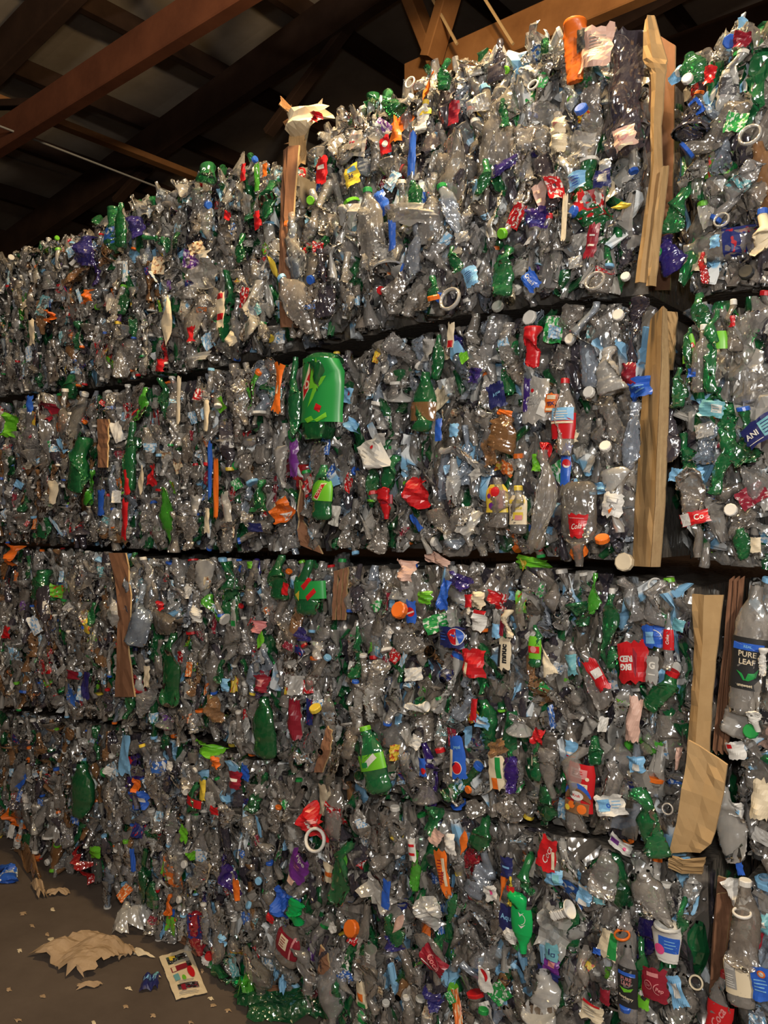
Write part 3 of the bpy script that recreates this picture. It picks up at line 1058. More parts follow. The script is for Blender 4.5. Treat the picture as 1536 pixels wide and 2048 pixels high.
# 1C
hero_bottle('1C', 545, 412, 42, 96, 'soda', GREEN, rot=2, lab='upright green bottle')
hero_bottle('1C', 420, 356, 52, 54, 'jug', GREEN, rot=-20)
hero_bottle('1C', 242, 452, 20, 90, 'soda', GREEN, rot=2)
hero_sheet('1C', 262, 455, 24, 44, NAVYP, 8, amp=.3)
hero_sheet('1C', 160, 515, 30, 60, NAVYP, 5, amp=.3) if False else None
hero_sheet('1C', 484, 345, 10, 34, RED, 3)
hero_sheet('1C', 528, 340, 9, 26, ORANGE)
hero_sheet('1C', 512, 355, 10, 54, LIME)
hero_sheet('1C', 512, 440, 14, 34, RED, -15)
hero_sheet('1C', 452, 430, 14, 16, RED, 30)
hero_bottle('1C', 485, 498, 26, 60, 'soda', GREEN)
hero_bottle('1C', 356, 482, 18, 34, 'soda', GREEN)
hero_sheet('1C', 395, 540, 48, 64, HAZY, 0, amp=.3, name='plastic_film')
hero_sheet('1C', 330, 640, 22, 96, CREAM, 4, lab='long cream label', shape=leaf)
hero_sheet('1C', 378, 668, 16, 30, RED, 0, shape=waist)
hero_sheet('1C', 438, 620, 16, 70, CREAM, 2, [RECT(0, -1.0, 1.6, 1.0, RED), RECT(0, 2.2, 1.6, .8, RED)])
hero_sheet('1C', 458, 676, 22, 30, CREAM, 0, shape=leaf)
hero_sheet('1C', 316, 730, 16, 24, RED, 10)
hero_sheet('1C', 545, 535, 12, 60, YELLOW, -30, shape=leaf)
hero_sheet('1C', 385, 718, 44, 16, HAZY, -8)
hero_bottle('1C', 530, 672, 30, 60, 'soda', CLEAR, rot=-25, out=.08)
hero_sheet('1D', 92, 632, 22, 22, ORANGE, 20, amp=.3)
hero_sheet('1D', 60, 665, 12, 50, CREAM, -6)
hero_sheet('1D', 155, 500, 34, 60, NAVYP, 8, amp=.3)
hero_sheet('1D', 168, 590, 16, 24, ORANGE, 0, amp=.3)
# second row, right edge
lb = hero_bottle('2R', 1432, 720, 44, 200, 'two_litre', GREEN, None, 2, label=LGREEN, lz=(.60, .78), lab='green bottle with a bright lime label')
hero_sheet('2R', 1463, 642, 13, 22, RED, 0)
hero_bottle('2R', 1468, 660, 40, 110, 'soda', CLEAR, WHITE)
hero_bottle('2R', 1380, 720, 26, 130, 'soda', GREEN, label=LGREEN, lz=(.45, .9), decals=[RECT(.3, .3, 1.0, .8, RED, -25), T('M', .3, .3, .8, WHITE)])
hero_bottle('2R', 1405, 720, 44, 130, 'soda', CLEAR, WHITE, 2)
hero_bottle('2R', 1360, 780, 34, 90, 'soda', GREEN)
hero_bottle('2R', 1408, 630, 44, 90, 'jug', GREEN, rot=-12)
hero_bottle('2R', 1450, 935, 46, 130, 'soda', GREEN, rot=14)
hero_bottle('2R', 1345, 870, 40, 130, 'soda', DARK)
hero_bottle('2R', 1465, 900, 40, 100, 'soda', GREEN, rot=-30)
hero_sheet('2R', 1420, 817, 52, 32, TEAL, 12, [RECT(.45, .05, .8, .6, WHITE), LINES(.45, .25, .6, 3, .2, .05, TEAL)])
hero_sheet('2R', 1522, 858, 84, 46, NAVY, -32, [RECT(.42, 0, .92, .8, TEAL), LINES(.42, .25, .7, 4, .17, .05, NAVY), T('ANI', -.52, -.02, .42, WHITE), RECT(-.5, -.42, .8, .03, WHITE)], out=.12, lab='navy and teal label, torn and tilted, lettered ANI', amp=.04)
hero_bottle('2R', 1388, 1020, 74, 190, 'two_litre', CLEAR, None, 176, out=.075)
hero_sheet('2R', 1387, 1036, 58, 26, RED, -14, [RECT(-.62, 0, .7, .85, WHITE), T('Co', .35, 0, .55, WHITE)], out=.125, lab='red and white label lettered Co', amp=.05)
hero_bottle('2R', 1490, 1086, 46, 60, 'jug', GREEN, rot=-20)
hero_cap('2R', 1463, 1021, 26, WHITE, tilt=78, lab='white screw cap')
hero_sheet('2R', 1350, 950, 26, 26, SKY, 10, amp=.2)
hero_sheet('2R', 1385, 950, 40, 26, SKY, -5, [RECT(0, 0, .8, .6, WHITE)], amp=.2)
hero_sheet('2R', 1510, 1090, 22, 30, CREAM, 0)
hero_sheet('2R', 1382, 745, 18, 18, BLUE, 0, amp=.3)
# second row, middle
hero_bottle('2B', 1066, 697, 40, 84, 'cup', RED, rot=2, dents=3, lab='crushed red cup', out=.075)
hero_sheet('2B', 1068, 800, 58, 84, HAZY, -3, [RING(-.15, .62, .30, .08, GREY), DISC(-.15, .62, .12, RED), T('ZERO', -.1, -.05, .62, GREY, rot=8, bold=.05, sx=.85), RECT(.55, -.6, .6, .9, WHITE, 30)], amp=.05, lab='hazy label lettered ZERO', name='bottle_label')
hero_sheet('2B', 1101, 806, 28, 36, ORANGE, 6, [RECT(0, .75, 1.2, .5, CREAM), RECT(0, -.8, 1.4, .35, CREAM), T('TIX', 0, -.1, .62, NAVY, rot=-10, bold=.05)], amp=.05)
hero_bottle('2B', 1128, 840, 46, 160, 'soda', CLEAR, RED, 2, label=RED, lz=(.26, .58), decals=[RECT(0, .95, 1.9, 1.0, SKY), LINES(0, 1.15, 1.5, 4, .2, .08, WHITE), RECT(0, .28, 1.9, .16, CREAM)], out=.08, lab='clear bottle with a sky blue and red label')
hero_sheet('2B', 1130, 880, 44, 26, CREAM, -20, amp=.2)
hero_bottle('2B', 1005, 866, 66, 70, 'jug', BROWN, rot=20, lab='amber crushed clamshell', out=.08)
hero_sheet('2B', 975, 905, 28, 50, BROWN, -15, amp=.3)
hero_sheet('2B', 1006, 825, 30, 12, ORANGE, 15)
dew = [POLY([(-.75, .15), (-.1, .95), (-.25, .15), (-.7, -.35)], CREAM), POLY([(-.7, .17), (-.16, .82), (-.29, .17), (-.64, -.25)], RED), T('D', -.44, .22, .42, CREAM, bold=.04),
       POLY([(-.2, .75), (.35, 1.1), (.15, .45), (.5, .5), (-.35, -.6), (-.02, .1), (-.3, .05)], LGREEN),
       RECT(.18, -.62, .28, .24, RED, 25), POLY([(-.5, -1.0), (-.1, -.9), (.05, -1.05), (-.3, -1.15)], LGREEN), POLY([(.05, -1.05), (.55, -.78), (.6, -.95), (.2, -1.12)], LGREEN)]
hero_bottle('2B', 648, 795, 80, 170, 'pressed', GREEN, None, 3, label=GREENL, lz=(.20, .93), decals=dew, out=.075, lab='large green bottle with a red and lime zigzag mark', dents=5)
hero_bottle('2B', 646, 985, 38, 110, 'soda', GREEN, None, 4, label=LGREEN, lz=(.35, .72), decals=[POLY([(-.6, -.6), (.2, .55), (.7, .6), (-.1, -.75)], CREAM), POLY([(-.48, -.52), (.22, .44), (.56, .48), (-.1, -.64)], RED), T('DEW', .05, -.05, .38, CREAM, rot=-50)], out=.08, dents=2)
hero_sheet('2B', 736, 908, 72, 60, WHITE, 28, [DISC(-.1, .3, .09, RED), LINES(-.4, -.1, .5, 3, .14, .04, GREY)], amp=.10, out=.10, name='plastic_bag', lab='white crumpled bag', shape=leaf)
hero_bottle('2B', 1084, 1005, 62, 210, 'soda', CLEAR, None, 1, out=.095, lab='tall clear bottle bulging out of the face', dents=2)
hero_bottle('2B', 995, 1005, 42, 100, 'jug', CLEAR, None, 0, label=YELLOW, lz=(.30, .86), decals=[RECT(-.1, .5, .9, .7, ORANGE), RECT(.55, -.1, .7, 1.5, ROSE), DISC(-.3, -.6, .25, PURPLE), DISC(-.5, .2, .2, PURPLE), DISC(.1, .55, .4, RED)], out=.08, dents=2)
hero_bottle('2B', 1037, 1022, 34, 90, 'jug', CLEAR, YELLOW, 0, label=CREAM, lz=(.2, .85), decals=[RECT(0, .85, 1.8, .4, YELLOW), RECT(.2, -.6, 1.1, .7, YELLOW), T('Juice', .2, .2, .5, YELLOW, shear=.2), RECT(.3, -.8, .8, .5, ROSE)], out=.08, dents=2)
hero_bottle('2B', 1158, 1048, 70, 170, 'two_litre', CLEAR, None, 180, out=.08, dents=3)
hero_sheet('2B', 1151, 1052, 40, 46, RED, 3, [T('Cola', -.02, -.05, .72, WHITE, rot=-8, shear=.35, bold=.01), RECT(0, .72, 1.5, .07, ROSE)], out=.135, lab='red label with white script', amp=.05, shape=lambda q: .84 + .16 * q)
hero_cap('2B', 1160, 1108, 32, ORANGE, -10, 40, .10, lab='orange screw cap')
hero_cap('2B', 1205, 1082, 26, ORANGE, 5, 30, .10)
hero_cap('2B', 1251, 1125, 34, CREAM, 0, 80, .07, lab='beige lid seen face on')
hero_sheet('2B', 1222, 1010, 40, 46, WHITE, 10, [RECT(.05, .45, 1.1, .5, GREY), RECT(.05, .47, .9, .36, WHITE), POLY([(-.2, -.5), (.2, -.2), (.1, -.6), (-.1, -.85)], ORANGE)], out=.09, amp=.08)
hero_bottle('2B', 1085, 900, 34, 26, 'cup', RED, rot=105, out=.09)
hero_sheet('2B', 1072, 925, 18, 34, LGREEN, 0, amp=.2)
hero_sheet('2B', 1130, 930, 20, 86, BLUE, 4, [DISC(.2, .3, .8, RED), DISC(.3, .1, .6, WHITE, 180, 340)], amp=.08, lab='blue label with a red and white disc')
hero_sheet('2B', 1198, 976, 44, 24, SKY, -5, [RECT(-.6, 0, .6, .5, WHITE)], amp=.2)
hero_bottle('2B', 1190, 690, 66, 170, 'two_litre', BLUISH, None, 3, out=.075, dents=4)
hero_bottle('2B', 1226, 740, 74, 90, 'jug', HAZY, None, -10, out=.09, dents=6)
hero_bottle('2B', 1262, 880, 60, 150, 'jug', BLUISH, None, 8, out=.06)
hero_bottle('2B', 1235, 1000, 60, 130, 'soda', HAZY, None, 175, out=.07)
hero_sheet('2B', 1254, 746, 28, 44, CRIMSON, 0, amp=.3)
hero_sheet('2B', 1276, 776, 50, 40, BLUE, -12, [LINES(0, .2, 1.2, 2, .3, .1, SKY)], amp=.3)
for px, py, dd in ((1238, 632, 22), (1180, 786, 22), (1212, 895, 22), (997, 615, 20), (1252, 555, 18), (1142, 680, 20)):
    hero_cap('2B' if py > 600 else '1B', px, py, dd, WHITE, HS.uniform(-20, 20), HS.uniform(60, 85))
hero_bottle('2B', 848, 820, 48, 150, 'soda', GREEN, None, 4, label=BROWN, lz=(.35, .6), out=.07)
hero_bottle('2B', 876, 715, 24, 90, 'soda', GREEN, rot=3)
hero_bottle('2B', 785, 945, 40, 70, 'jug', GREEN, rot=20)
hero_bottle('2B', 773, 1000, 24, 76, 'soda', RED, None, 180, label=CRIMSON, out=.08, lab='narrow red bottle, neck down')
hero_sheet('2B', 826, 985, 40, 56, RED, 10, amp=.35, lab='crumpled red film')
hero_sheet('2B', 875, 860, 14, 44, BLUE)
hero_sheet('2B', 900, 670, 14, 50, CREAM, 4, [RECT(0, -2.0, 1.6, 1.6, RED)])
hero_sheet('2B', 850, 700, 22, 44, GREY, 5, amp=.3)
hero_sheet('2B', 990, 790, 34, 50, NAVY, -12, [T('Aqua', 0, .2, .5, SKY, rot=-10)], amp=.15)
hero_sheet('2B', 945, 750, 24, 30, NAVYP, 10, amp=.3)
hero_sheet('2B', 905, 860, 18, 26, SKY, 3)
hero_sheet('2B', 1052, 790, 12, 66, NAVYP, 4)
hero_sheet('2B', 755, 880, 24, 26, HAZY)
hero_sheet('2B', 700, 850, 26, 22, SKY, 30, amp=.3)
hero_sheet('2B', 690, 790, 22, 30, SKY, 10, [DISC(.3, .3, .3, RED)], amp=.2)
# second row, left
hero_sheet('2C', 553, 775, 20, 96, ORANGE, 6, [RECT(0, -.2, .6, 1.2, CREAM, 8)], shape=waist, lab='long orange label', out=.09)
hero_bottle('2C', 590, 800, 26, 170, 'soda', GREEN, rot=2, out=.06)
hero_bottle('2C', 290, 815, 16, 80, 'water', LIME, rot=2)
hero_sheet('2C', 246, 1040, 12, 76, RED, 2)
hero_sheet('2C', 250, 965, 12, 50, RED, -2)
hero_bottle('2C', 528, 1000, 40, 80, 'soda', GREEN, rot=-10)
hero_sheet('2C', 556, 1022, 40, 44, ORANGE, -12, [RECT(.2, -.4, 1.0, .5, WHITE)], amp=.3)
hero_sheet('2C', 583, 918, 18, 70, PURPLE, -2, amp=.2)
hero_sheet('2C', 300, 950, 14, 40, RED, 0, amp=.3)
hero_sheet('2C', 280, 960, 12, 56, CREAM, 5, shape=leaf)
hero_sheet('2C', 418, 940, 8, 110, BLUE, 1)
hero_sheet('2C', 430, 975, 9, 120, ORANGE, 1)
hero_sheet('2C', 355, 800, 8, 90, CREAM, 1)
hero_sheet('2C', 410, 830, 10, 60, CREAM, 2)
hero_sheet('2C', 412, 1040, 10, 50, CREAM)
hero_sheet('2C', 385, 1010, 18, 40, HAZY, 10)
hero_sheet('2C', 450, 1015, 14, 60, HAZY, -10)
hero_bottle('2C', 565, 930, 26, 90, 'soda', HAZY, None, 175)
hero_bottle('2C', 265, 920, 26, 150, 'soda', GREEN)
hero_sheet('2C', 505, 1055, 26, 18, NAVY)
hero_bottle('2D', 165, 930, 44, 110, 'jug', GREEN, rot=10)
hero_bottle('2D', 185, 980, 18, 80, 'water', LIME)
hero_sheet('2D', 12, 850, 26, 44, LGREEN, 10, amp=.3)
hero_sheet('2D', 88, 820, 30, 34, CRIMSON, 15, amp=.3)
hero_sheet('2D', 55, 810, 12, 36, BLUE, 3)
hero_sheet('2D', 100, 985, 16, 46, CREAM, 3)
hero_bottle('2D', 90, 1060, 26, 50, 'soda', GREEN)
hero_bottle('2D', 145, 775, 30, 50, 'soda', GREEN)
hero_sheet('2D', 198, 1005, 12, 50, BLUE)
# third row, right edge
leafs = [POLY([(-.55, -.45), (-.1, -1.0), (.02, -.98), (-.2, -.6)], GREENL), POLY([(0, -.98), (.15, -.55), (.5, -.5), (.7, -.2), (.6, -.75), (.2, -1.0)], GREENL)]
pure = [RECT(0, 1.02, 1.75, .42, BLUE), T('REAL', 0, 1.02, .22, SKY), T('PURE', 0, .56, .46, CREAM, bold=.01), T('LEAF', .02, .10, .46, CREAM, bold=.01)] + leafs + [T('unsweet', 0, -1.28, .26, CREAM)]
hero_bottle('3R', 1500, 1300, 70, 260, 'jug', CLEAR, None, 5, label=BLACK, lz=(.20, .60), decals=pure, out=.10, dents=2, lab='clear bottle with a dark label lettered PURE LEAF')
hero_bottle('3R', 1478, 1420, 60, 110, 'soda', HAZY, None, 20, out=.07)
hero_sheet('3R', 1474, 1246, 20, 30, WHITE, 4, [RECT(0, 1.0, 1.8, .4, RED), RECT(0, -1.0, 1.8, .3, ROSE)])
hero_sheet('3R', 1470, 1502, 36, 34, WHITE, -14, [RECT(-.55, .55, .6, .5, RED)], lab='white label with a red corner')
hero_cap('3R', 1503, 1463, 30, GREENL, 0, 75, lab='green screw cap')
hero_bottle('3R', 1528, 1325, 26, 56, 'cup', WHITE, out=.12)
hero_bottle('3R', 1512, 1440, 30, 46, 'jug', WHITE, None, 170, out=.09)
hero_sheet('3R', 1520, 1600, 36, 80, CREAM, 8, amp=.2)
hero_sheet('3R', 1470, 1620, 30, 30, WHITE, 0, [RECT(0, -.3, 1, .5, SKY)], amp=.25)
hero_sheet('3R', 1478, 1732, 14, 36, BLUE, -12)
hero_bottle('3R', 1465, 1650, 70, 150, 'two_litre', HAZY, None, -12, out=.06)
# third row, middle
globe = [DISC(0, 0, .62, WHITE), DISC(0, 0, .57, BLUE), DISC(0, 0, .57, WHITE, -8, 188), DISC(0, .06, .55, RED, 8, 172)]
hero_sheet('3B', 898, 1274, 52, 42, NAVY, 0, [DISC(.45, .05, .55, WHITE), DISC(.45, .05, .5, BLUE), DISC(.45, .05, .5, WHITE, 100, 300), DISC(.42, .05, .5, RED, 80, 280), LINES(-.45, .2, .6, 3, .2, .08, BLUE)], lab='navy label with a red, white and blue disc', amp=.06)
hero_cap('3B', 802, 1222, 26, ORANGE, 0, 70, lab='orange screw cap')
hero_sheet('3B', 820, 1224, 20, 44, BLUE, 0, [DISC(0, 0, .75, RED), RECT(0, -.1, 1.4, .25, WHITE, -20)], amp=.05)
hero_sheet('3B', 942, 1328, 42, 56, RED, -3, [RECT(-.55, -.5, .35, 1.2, CREAM, 8)], amp=.14, lab='crumpled red label', out=.09)
hero_sheet('3B', 1007, 1306, 24, 66, CREAM, 3, [RECT(-.8, -.5, .45, 3.2, BLACK), T('mnuc', .05, -.1, 1.25, BLACK, rot=-90, bold=.05)], lab='cream label with dark upright lettering', amp=.05)
hero_bottle('3B', 1070, 1292, 24, 84, 'soda', GREEN, None, 0, label=LGREEN, lz=(.2, .74), decals=[RECT(0, -.3, 1.8, 1.0, RED), DISC(0, -.25, .5, ROSE)], out=.09, dents=1)
hero_sheet('3B', 1090, 1320, 26, 60, CREAM, -20, amp=.15, shape=tri_up)
hero_sheet('3B', 1264, 1325, 62, 80, RED, -8, [T('BIG', -.45, -.25, .50, WHITE, rot=180, bold=.05), T('RED', -.42, .25, .50, WHITE, rot=180, bold=.05), POLY([(.1, .9), (.35, .5), (.15, -.9), (.05, -.5)], CRIMSON)], amp=.07, out=.10, lab='large red label with white lettering upside down')
hero_sheet('3B', 1306, 1273, 46, 44, BLUE, -6, [RECT(-.3, -.1, .8, 1.0, SKY), RING(-.1, -.3, .9, .06, WHITE, 10, 80), RECT(.1, .25, .02, 1.2, NAVY), RECT(0, 0, 1.6, .02, NAVY)], amp=.08, out=.09, lab='bright blue label with a white arc')
hero_bottle('3B', 1337, 1285, 20, 120, 'soda', CLEAR, None, 0, label=RED, lz=(.38, .72), decals=[T('Coke', 0, 0, .9, WHITE, rot=-90, shear=.2)], out=.10, dents=1)
hero_sheet('3B', 1303, 1338, 24, 54, GREY, 2, [T('G', 0, .55, 1.5, WHITE, bold=.04), RECT(0, -.9, 1.2, .2, WHITE)], amp=.04, out=.11, lab='grey label with a white letter G')
hero_bottle('3B', 1190, 1196, 30, 100, 'soda', LIME, None, 0, out=.085)
hero_bottle('3B', 1222, 1246, 34, 130, 'soda', GREEN, WHITE, 2, out=.09, lab='dark green bottle with a white cap')
hero_bottle('3B', 1225, 1318, 26, 50, 'soda', GREEN, None, 0, out=.09)
hero_bottle('3B', 1326, 1385, 60, 90, 'jug', GREEN, RED, 25, out=.06)
hero_bottle('3B', 1318, 1205, 54, 90, 'jug', CLEAR, None, 10, out=.08)
hero_bottle('3B', 1260, 1200, 56, 90, 'jug', CLEAR, None, -25, out=.08)
hero_bottle('3B', 1190, 1360, 54, 120, 'soda', CLEAR, None, -25, out=.08)
hero_sheet('3B', 1192, 1350, 26, 66, RED, -35, [RECT(.1, .2, 1.4, 1.3, WHITE)], out=.12, amp=.15)
hero_bottle('3B', 832, 1413, 20, 56, 'cup', WHITE, None, 82, out=.10, lab='white tube lying on its side')
hero_bottle('3B', 1018, 1250, 20, 60, 'cup', CREAM, None, 0, out=.09)
hero_sheet('3B', 990, 1262, 16, 28, SKY, 4)
hero_sheet('3B', 1003, 1250, 9, 44, CRIMSON, 8)
hero_sheet('3B', 945, 1240, 40, 40, WHITE, 10, [RECT(-.2, 0, .25, 1.4, BLACK, 10), RECT(.5, .8, .9, .3, RED)], amp=.2)
hero_sheet('3B', 950, 1200, 26, 34, CREAM, 5, amp=.3)
hero_sheet('3B', 935, 1202, 14, 26, RED)
hero_sheet('3B', 985, 1195, 26, 24, RED, 20, amp=.2)
hero_sheet('3B', 845, 1195, 30, 26, LGREEN, 0, amp=.2)
hero_sheet('3B', 910, 1160, 44, 30, NAVYP, 20, amp=.3, name='plastic_film')
hero_sheet('3B', 885, 1190, 20, 60, BLUE, 10, amp=.3)
hero_sheet('3B', 912, 1515, 34, 84, BLUE, -6, [RECT(-.85, -.6, .5, 2.6, CREAM, 4), DISC(-.05, -1.0, .62, WHITE), DISC(-.05, -1.0, .56, RED), DISC(-.3, -.85, .35, NAVY, 60, 200), T('pepsi', .2, 1.0, .48, SKY, rot=0)], amp=.04, out=.10, lab='blue label with a red disc', shape=lambda q: .85 - .15 * q)
hero_sheet('3B', 843, 1535, 14, 36, BLUE, -6, [DISC(.3, -.8, .7, RED)])
hero_sheet('3B', 990, 1545, 32, 66, CREAM, -6, [RECT(.4, .5, .6, 2.2, GREENL), RECT(-.2, -1.2, .7, 1.2, ORANGE)], amp=.06, out=.085)
hero_sheet('3B', 990, 1497, 38, 28, BROWN, -28, amp=.2, out=.10)
nuts = [RECT(0, .98, 1.2, .62, ROSE), LINES(0, 1.12, .9, 3, .14, .05, RED), RECT(0, .10, 1.4, .48, CREAM), T('YUMMY', 0, .1, .34, RED, bold=.03, sx=.9), DISC(.66, .72, .13, CREAM), DISC(0, -.62, .95, BLUE, 0, 180, 1.0), DISC(0, -.95, .95, BROWN, 0, 180, 1.0),
        RECT(0, -1.35, 1.8, .8, BROWN), DISC(-.3, -1.2, .25, ORANGE), DISC(.45, -1.35, .32, ORANGE), DISC(-.6, -1.45, .2, YELLOW), DISC(.05, -.50, .32, WHITE, k=1.5), T('Kraft', .05, -.50, .26, RED)]
hero_bottle('3B', 1161, 1575, 54, 170, 'jug', CLEAR, None, 4, label=RED, lz=(.24, .80), decals=nuts, out=.10, dents=1, lab='clear jar with a red label of nuts')
hero_bottle('3B', 1217, 1580, 64, 120, 'jug', CLEAR, None, 8, out=.08, lab=None)
hero_sheet('3B', 1216, 1612, 60, 40, WHITE, -14, [RECT(-.4, 0, .8, .7, SKY), T('o', -.1, 0, .6, BLUE), LINES(.5, .2, .7, 3, .18, .05, SKY)], amp=.12, out=.13, lab='white and sky blue label, folded')
hero_bottle('3B', 1030, 1555, 44, 80, 'jug', NAVYP, None, -8, out=.085, lab='dark violet crushed bottle')
hero_sheet('3B', 1015, 1535, 20, 40, PURPLE, 15, amp=.3)
hero_bottle('3B', 1290, 1645, 96, 130, 'jug', GREEN, None, -14, out=.10, lab='big deep green crushed bottle', dents=8)
hero_bottle('3B', 1190, 1500, 36, 54, 'jug', GREEN, None, 0)
hero_bottle('3B', 1075, 1520, 22, 90, 'soda', GREEN, None, 3, label=CREAM)
hero_bottle('3B', 745, 1520, 50, 130, 'soda', GREEN, LGREEN, -18, label=LGREEN, decals=[RECT(.2, .1, 1.0, .35, WHITE, -30), RECT(-.3, -.1, .5, .3, GREENL)], out=.095, lab='green bottle with a lime cap, leaning', dents=2)
hero_bottle('3B', 1105, 1540, 40, 110, 'soda', CLEAR, None, 178)
hero_sheet('3B', 1270, 1530, 34, 32, SKY, -10, [RECT(0, -.3, 1, .7, WHITE)], amp=.2)
hero_cap('3B', 1335, 1618, 24, HAZY, 0, 78, .12, ringed=True)
hero_sheet('3B', 1142, 1500, 26, 34, SKY, 3, [RECT(0, -.5, 1.4, .3, WHITE), RECT(0, -.9, 1.4, .2, RED)], amp=.1)
hero_sheet('3B', 1072, 1475, 24, 32, RED, 8, amp=.35)
hero_sheet('3B', 946, 1420, 12, 46, RED, 4)
hero_sheet('3B', 960, 1445, 30, 26, SKY, 0, [RECT(0, 0, 1.2, .5, WHITE)], amp=.2)
hero_sheet('3B', 1060, 1128, 62, 26, LGREEN, 8, [POLY([(-.7, .2), (-.2, .35), (-.35, -.5), (-.6, -.3)], YELLOW)], amp=.15, out=.03)
hero_cap('3B', 1310, 1170, 30, WHITE, 0, 78, .04, ringed=True)
hero_sheet('3B', 870, 1122, 50, 24, PALEPINK, 20, amp=.25, out=.03)
hero_sheet('3B', 805, 1140, 30, 40, PALEPINK, 12, amp=.3)
hero_sheet('3B', 1355, 1250, 24, 24, TEAL, 12)
hero_sheet('3B', 1265, 1440, 26, 90, PALEPINK, 8, amp=.3, name='plastic_film')
hero_sheet('3B', 1140, 1330, 20, 40, TEAL, -10, amp=.3)
# third row, left
hero_bottle('3C', 622, 1175, 60, 110, 'two_litre', GREEN, None, -4, out=.06, lab='large green bottle with red marks', label=GREENL, decals=[POLY([(-.2, .2), (.3, .6), (.5, .5), (0, 0)], RED), POLY([(.1, -.3), (.6, .1), (.7, -.1), (.2, -.5)], RED), POLY([(-.7, -.2), (-.3, 0), (-.4, -.5)], YELLOW)])
hero_bottle('3C', 562, 1155, 36, 90, 'soda', GREEN, None, 4)
hero_sheet('3C', 568, 1178, 12, 24, RED, 10)
hero_bottle('3C', 345, 1340, 30, 150, 'soda', GREEN, None, 2)
hero_sheet('3C', 518, 1280, 14, 36, LGREEN, 20, shape=leaf)
hero_sheet('3C', 516, 1368, 30, 34, CRIMSON, 0, [RECT(.1, .1, .8, .6, ROSE)], amp=.15)
hero_sheet('3C', 584, 1440, 24, 80, CRIMSON, 2, amp=.2, lab='long dark red label')
hero_bottle('3C', 530, 1455, 44, 120, 'soda', GREEN, None, -3)
hero_sheet('3C', 386, 1228, 20, 26, WHITE, 20, amp=.2)
hero_sheet('3C', 465, 1230, 10, 56, HAZY, 0, [RECT(0, -2.2, 1.6, 1.4, GREENL)])
hero_sheet('3C', 510, 1253, 22, 24, ROSE, 10, amp=.3)
hero_sheet('3C', 315, 1212, 14, 20, RED, 0, amp=.2)
hero_cap('3C', 632, 1420, 17, YELLOW, 0, 30)
hero_sheet('3C', 445, 1370, 16, 26, SKY, 0, amp=.2)
hero_sheet('3C', 630, 1300, 18, 34, HAZY, 0, amp=.2)
hero_sheet('3C', 600, 1270, 22, 26, NAVYP, 0, amp=.3)
hero_bottle('3C', 445, 1350, 20, 60, 'soda', GREEN, None, 2)
hero_sheet('3C', 497, 1130, 10, 14, LGREEN)
hero_bottle('3C', 270, 1120, 20, 30, 'soda', GREEN)
hero_sheet('3C', 420, 1420, 26, 50, BROWN, 3, amp=.3)
hero_sheet('3D', 219, 1226, 28, 54, HAZY, 4, shape=leaf, amp=.15, out=.09, name='plastic_film')
hero_bottle('3D', 188, 1230, 14, 50, 'soda', GREEN)
hero_sheet('3D', 8, 1265, 14, 24, RED)
hero_sheet('3D', 12, 1110, 24, 40, ORANGE, 5, amp=.3)
hero_sheet('3D', 168, 1370, 14, 56, NAVYP, 10)
hero_sheet('3D', 140, 1350, 20, 16, CRIMSON)
hero_bottle('3D', 90, 1170, 40, 60, 'jug', GREEN)
# bottom row, nearest
hero_bottle('4B', 1100, 1715, 60, 110, 'two_litre', CLEAR, None, 176, out=.085)
hero_sheet('4B', 1092, 1708, 40, 66, RED, 12, [T('Coca', .05, -.15, .85, WHITE, rot=-75, shear=.35, bold=.0), RECT(.72, -.4, .3, 1.6, CREAM, -8)], out=.135, amp=.08, lab='red label with white script, twisted', shape=lambda q: .9 - .1 * q)
hero_sheet('4B', 1104, 1756, 38, 30, SKY, -6, [RECT(.0, 0, .05, 1.4, NAVY, -10), RECT(.4, -.1, .6, .9, TEAL)], amp=.10, out=.10, lab='sky blue label with a crease')
hero_sheet('4B', 883, 1745, 30, 84, ORANGE, -12, [RECT(.4, 0, .5, 3.0, CREAM), LINES(-.2, 1.2, .8, 9, .3, .10, CRIMSON), T('Twix', .15, -.5, .7, CRIMSON, rot=-75)], amp=.08, shape=lambda q: .75 + .25 * q, lab='orange wrapper tapering downward')
hero_sheet('4B', 870, 1675, 20, 34, PALEPINK, 30)
SHINE = plain('bright_green_plastic', (.01, .42, .10), .15, bump=.4)
hero_bottle('4B', 1044, 1840, 40, 130, 'soda', SHINE, None, 178, out=.11, label=SHINE, lz=(.3, .7), decals=[RING(-.1, -.3, .5, .05, WHITE, 100, 250), POLY([(-.6, .1), (-.2, .5), (.1, .2), (-.15, .35)], WHITE), POLY([(-.5, -.9), (-.1, -.5), (.05, -.9), (-.2, -.65)], WHITE)], lab='bright green bottle, upright', dents=1)
hero_bottle('4B', 1060, 1750, 44, 90, 'soda', GREEN, None, 5, out=.07)
hero_bottle('4B', 1122, 1824, 40, 48, 'cup', WHITE, None, 60, out=.10, lab='white crushed cup')
hero_sheet('4B', 1014, 1838, 36, 50, NAVY, 0, [T('Aqua', 0, .1, .72, SKY, bold=.02)], amp=.04, out=.095, lab='navy label lettered Aqua')
hero_sheet('4B', 1018, 1872, 28, 26, WHITE, 20, [RING(0, 0, .45, .06, GREY)], amp=.1, out=.10)
hero_sheet('4B', 1003, 1776, 14, 54, ORANGE, 10, shape=tri_dn)
hero_bottle('4B', 1021, 1785, 14, 62, 'water', YELLOW, None, 0, label=RED, lz=(.55, .72), out=.10)
hero_sheet('4B', 1010, 1735, 24, 40, NAVY, 0, [RECT(0, 0, 1.2, .3, SKY)], amp=.1)
hero_sheet('4B', 978, 1788, 26, 30, WHITE, -20, [RECT(.1, .1, .4, .6, PINK)], amp=.2)
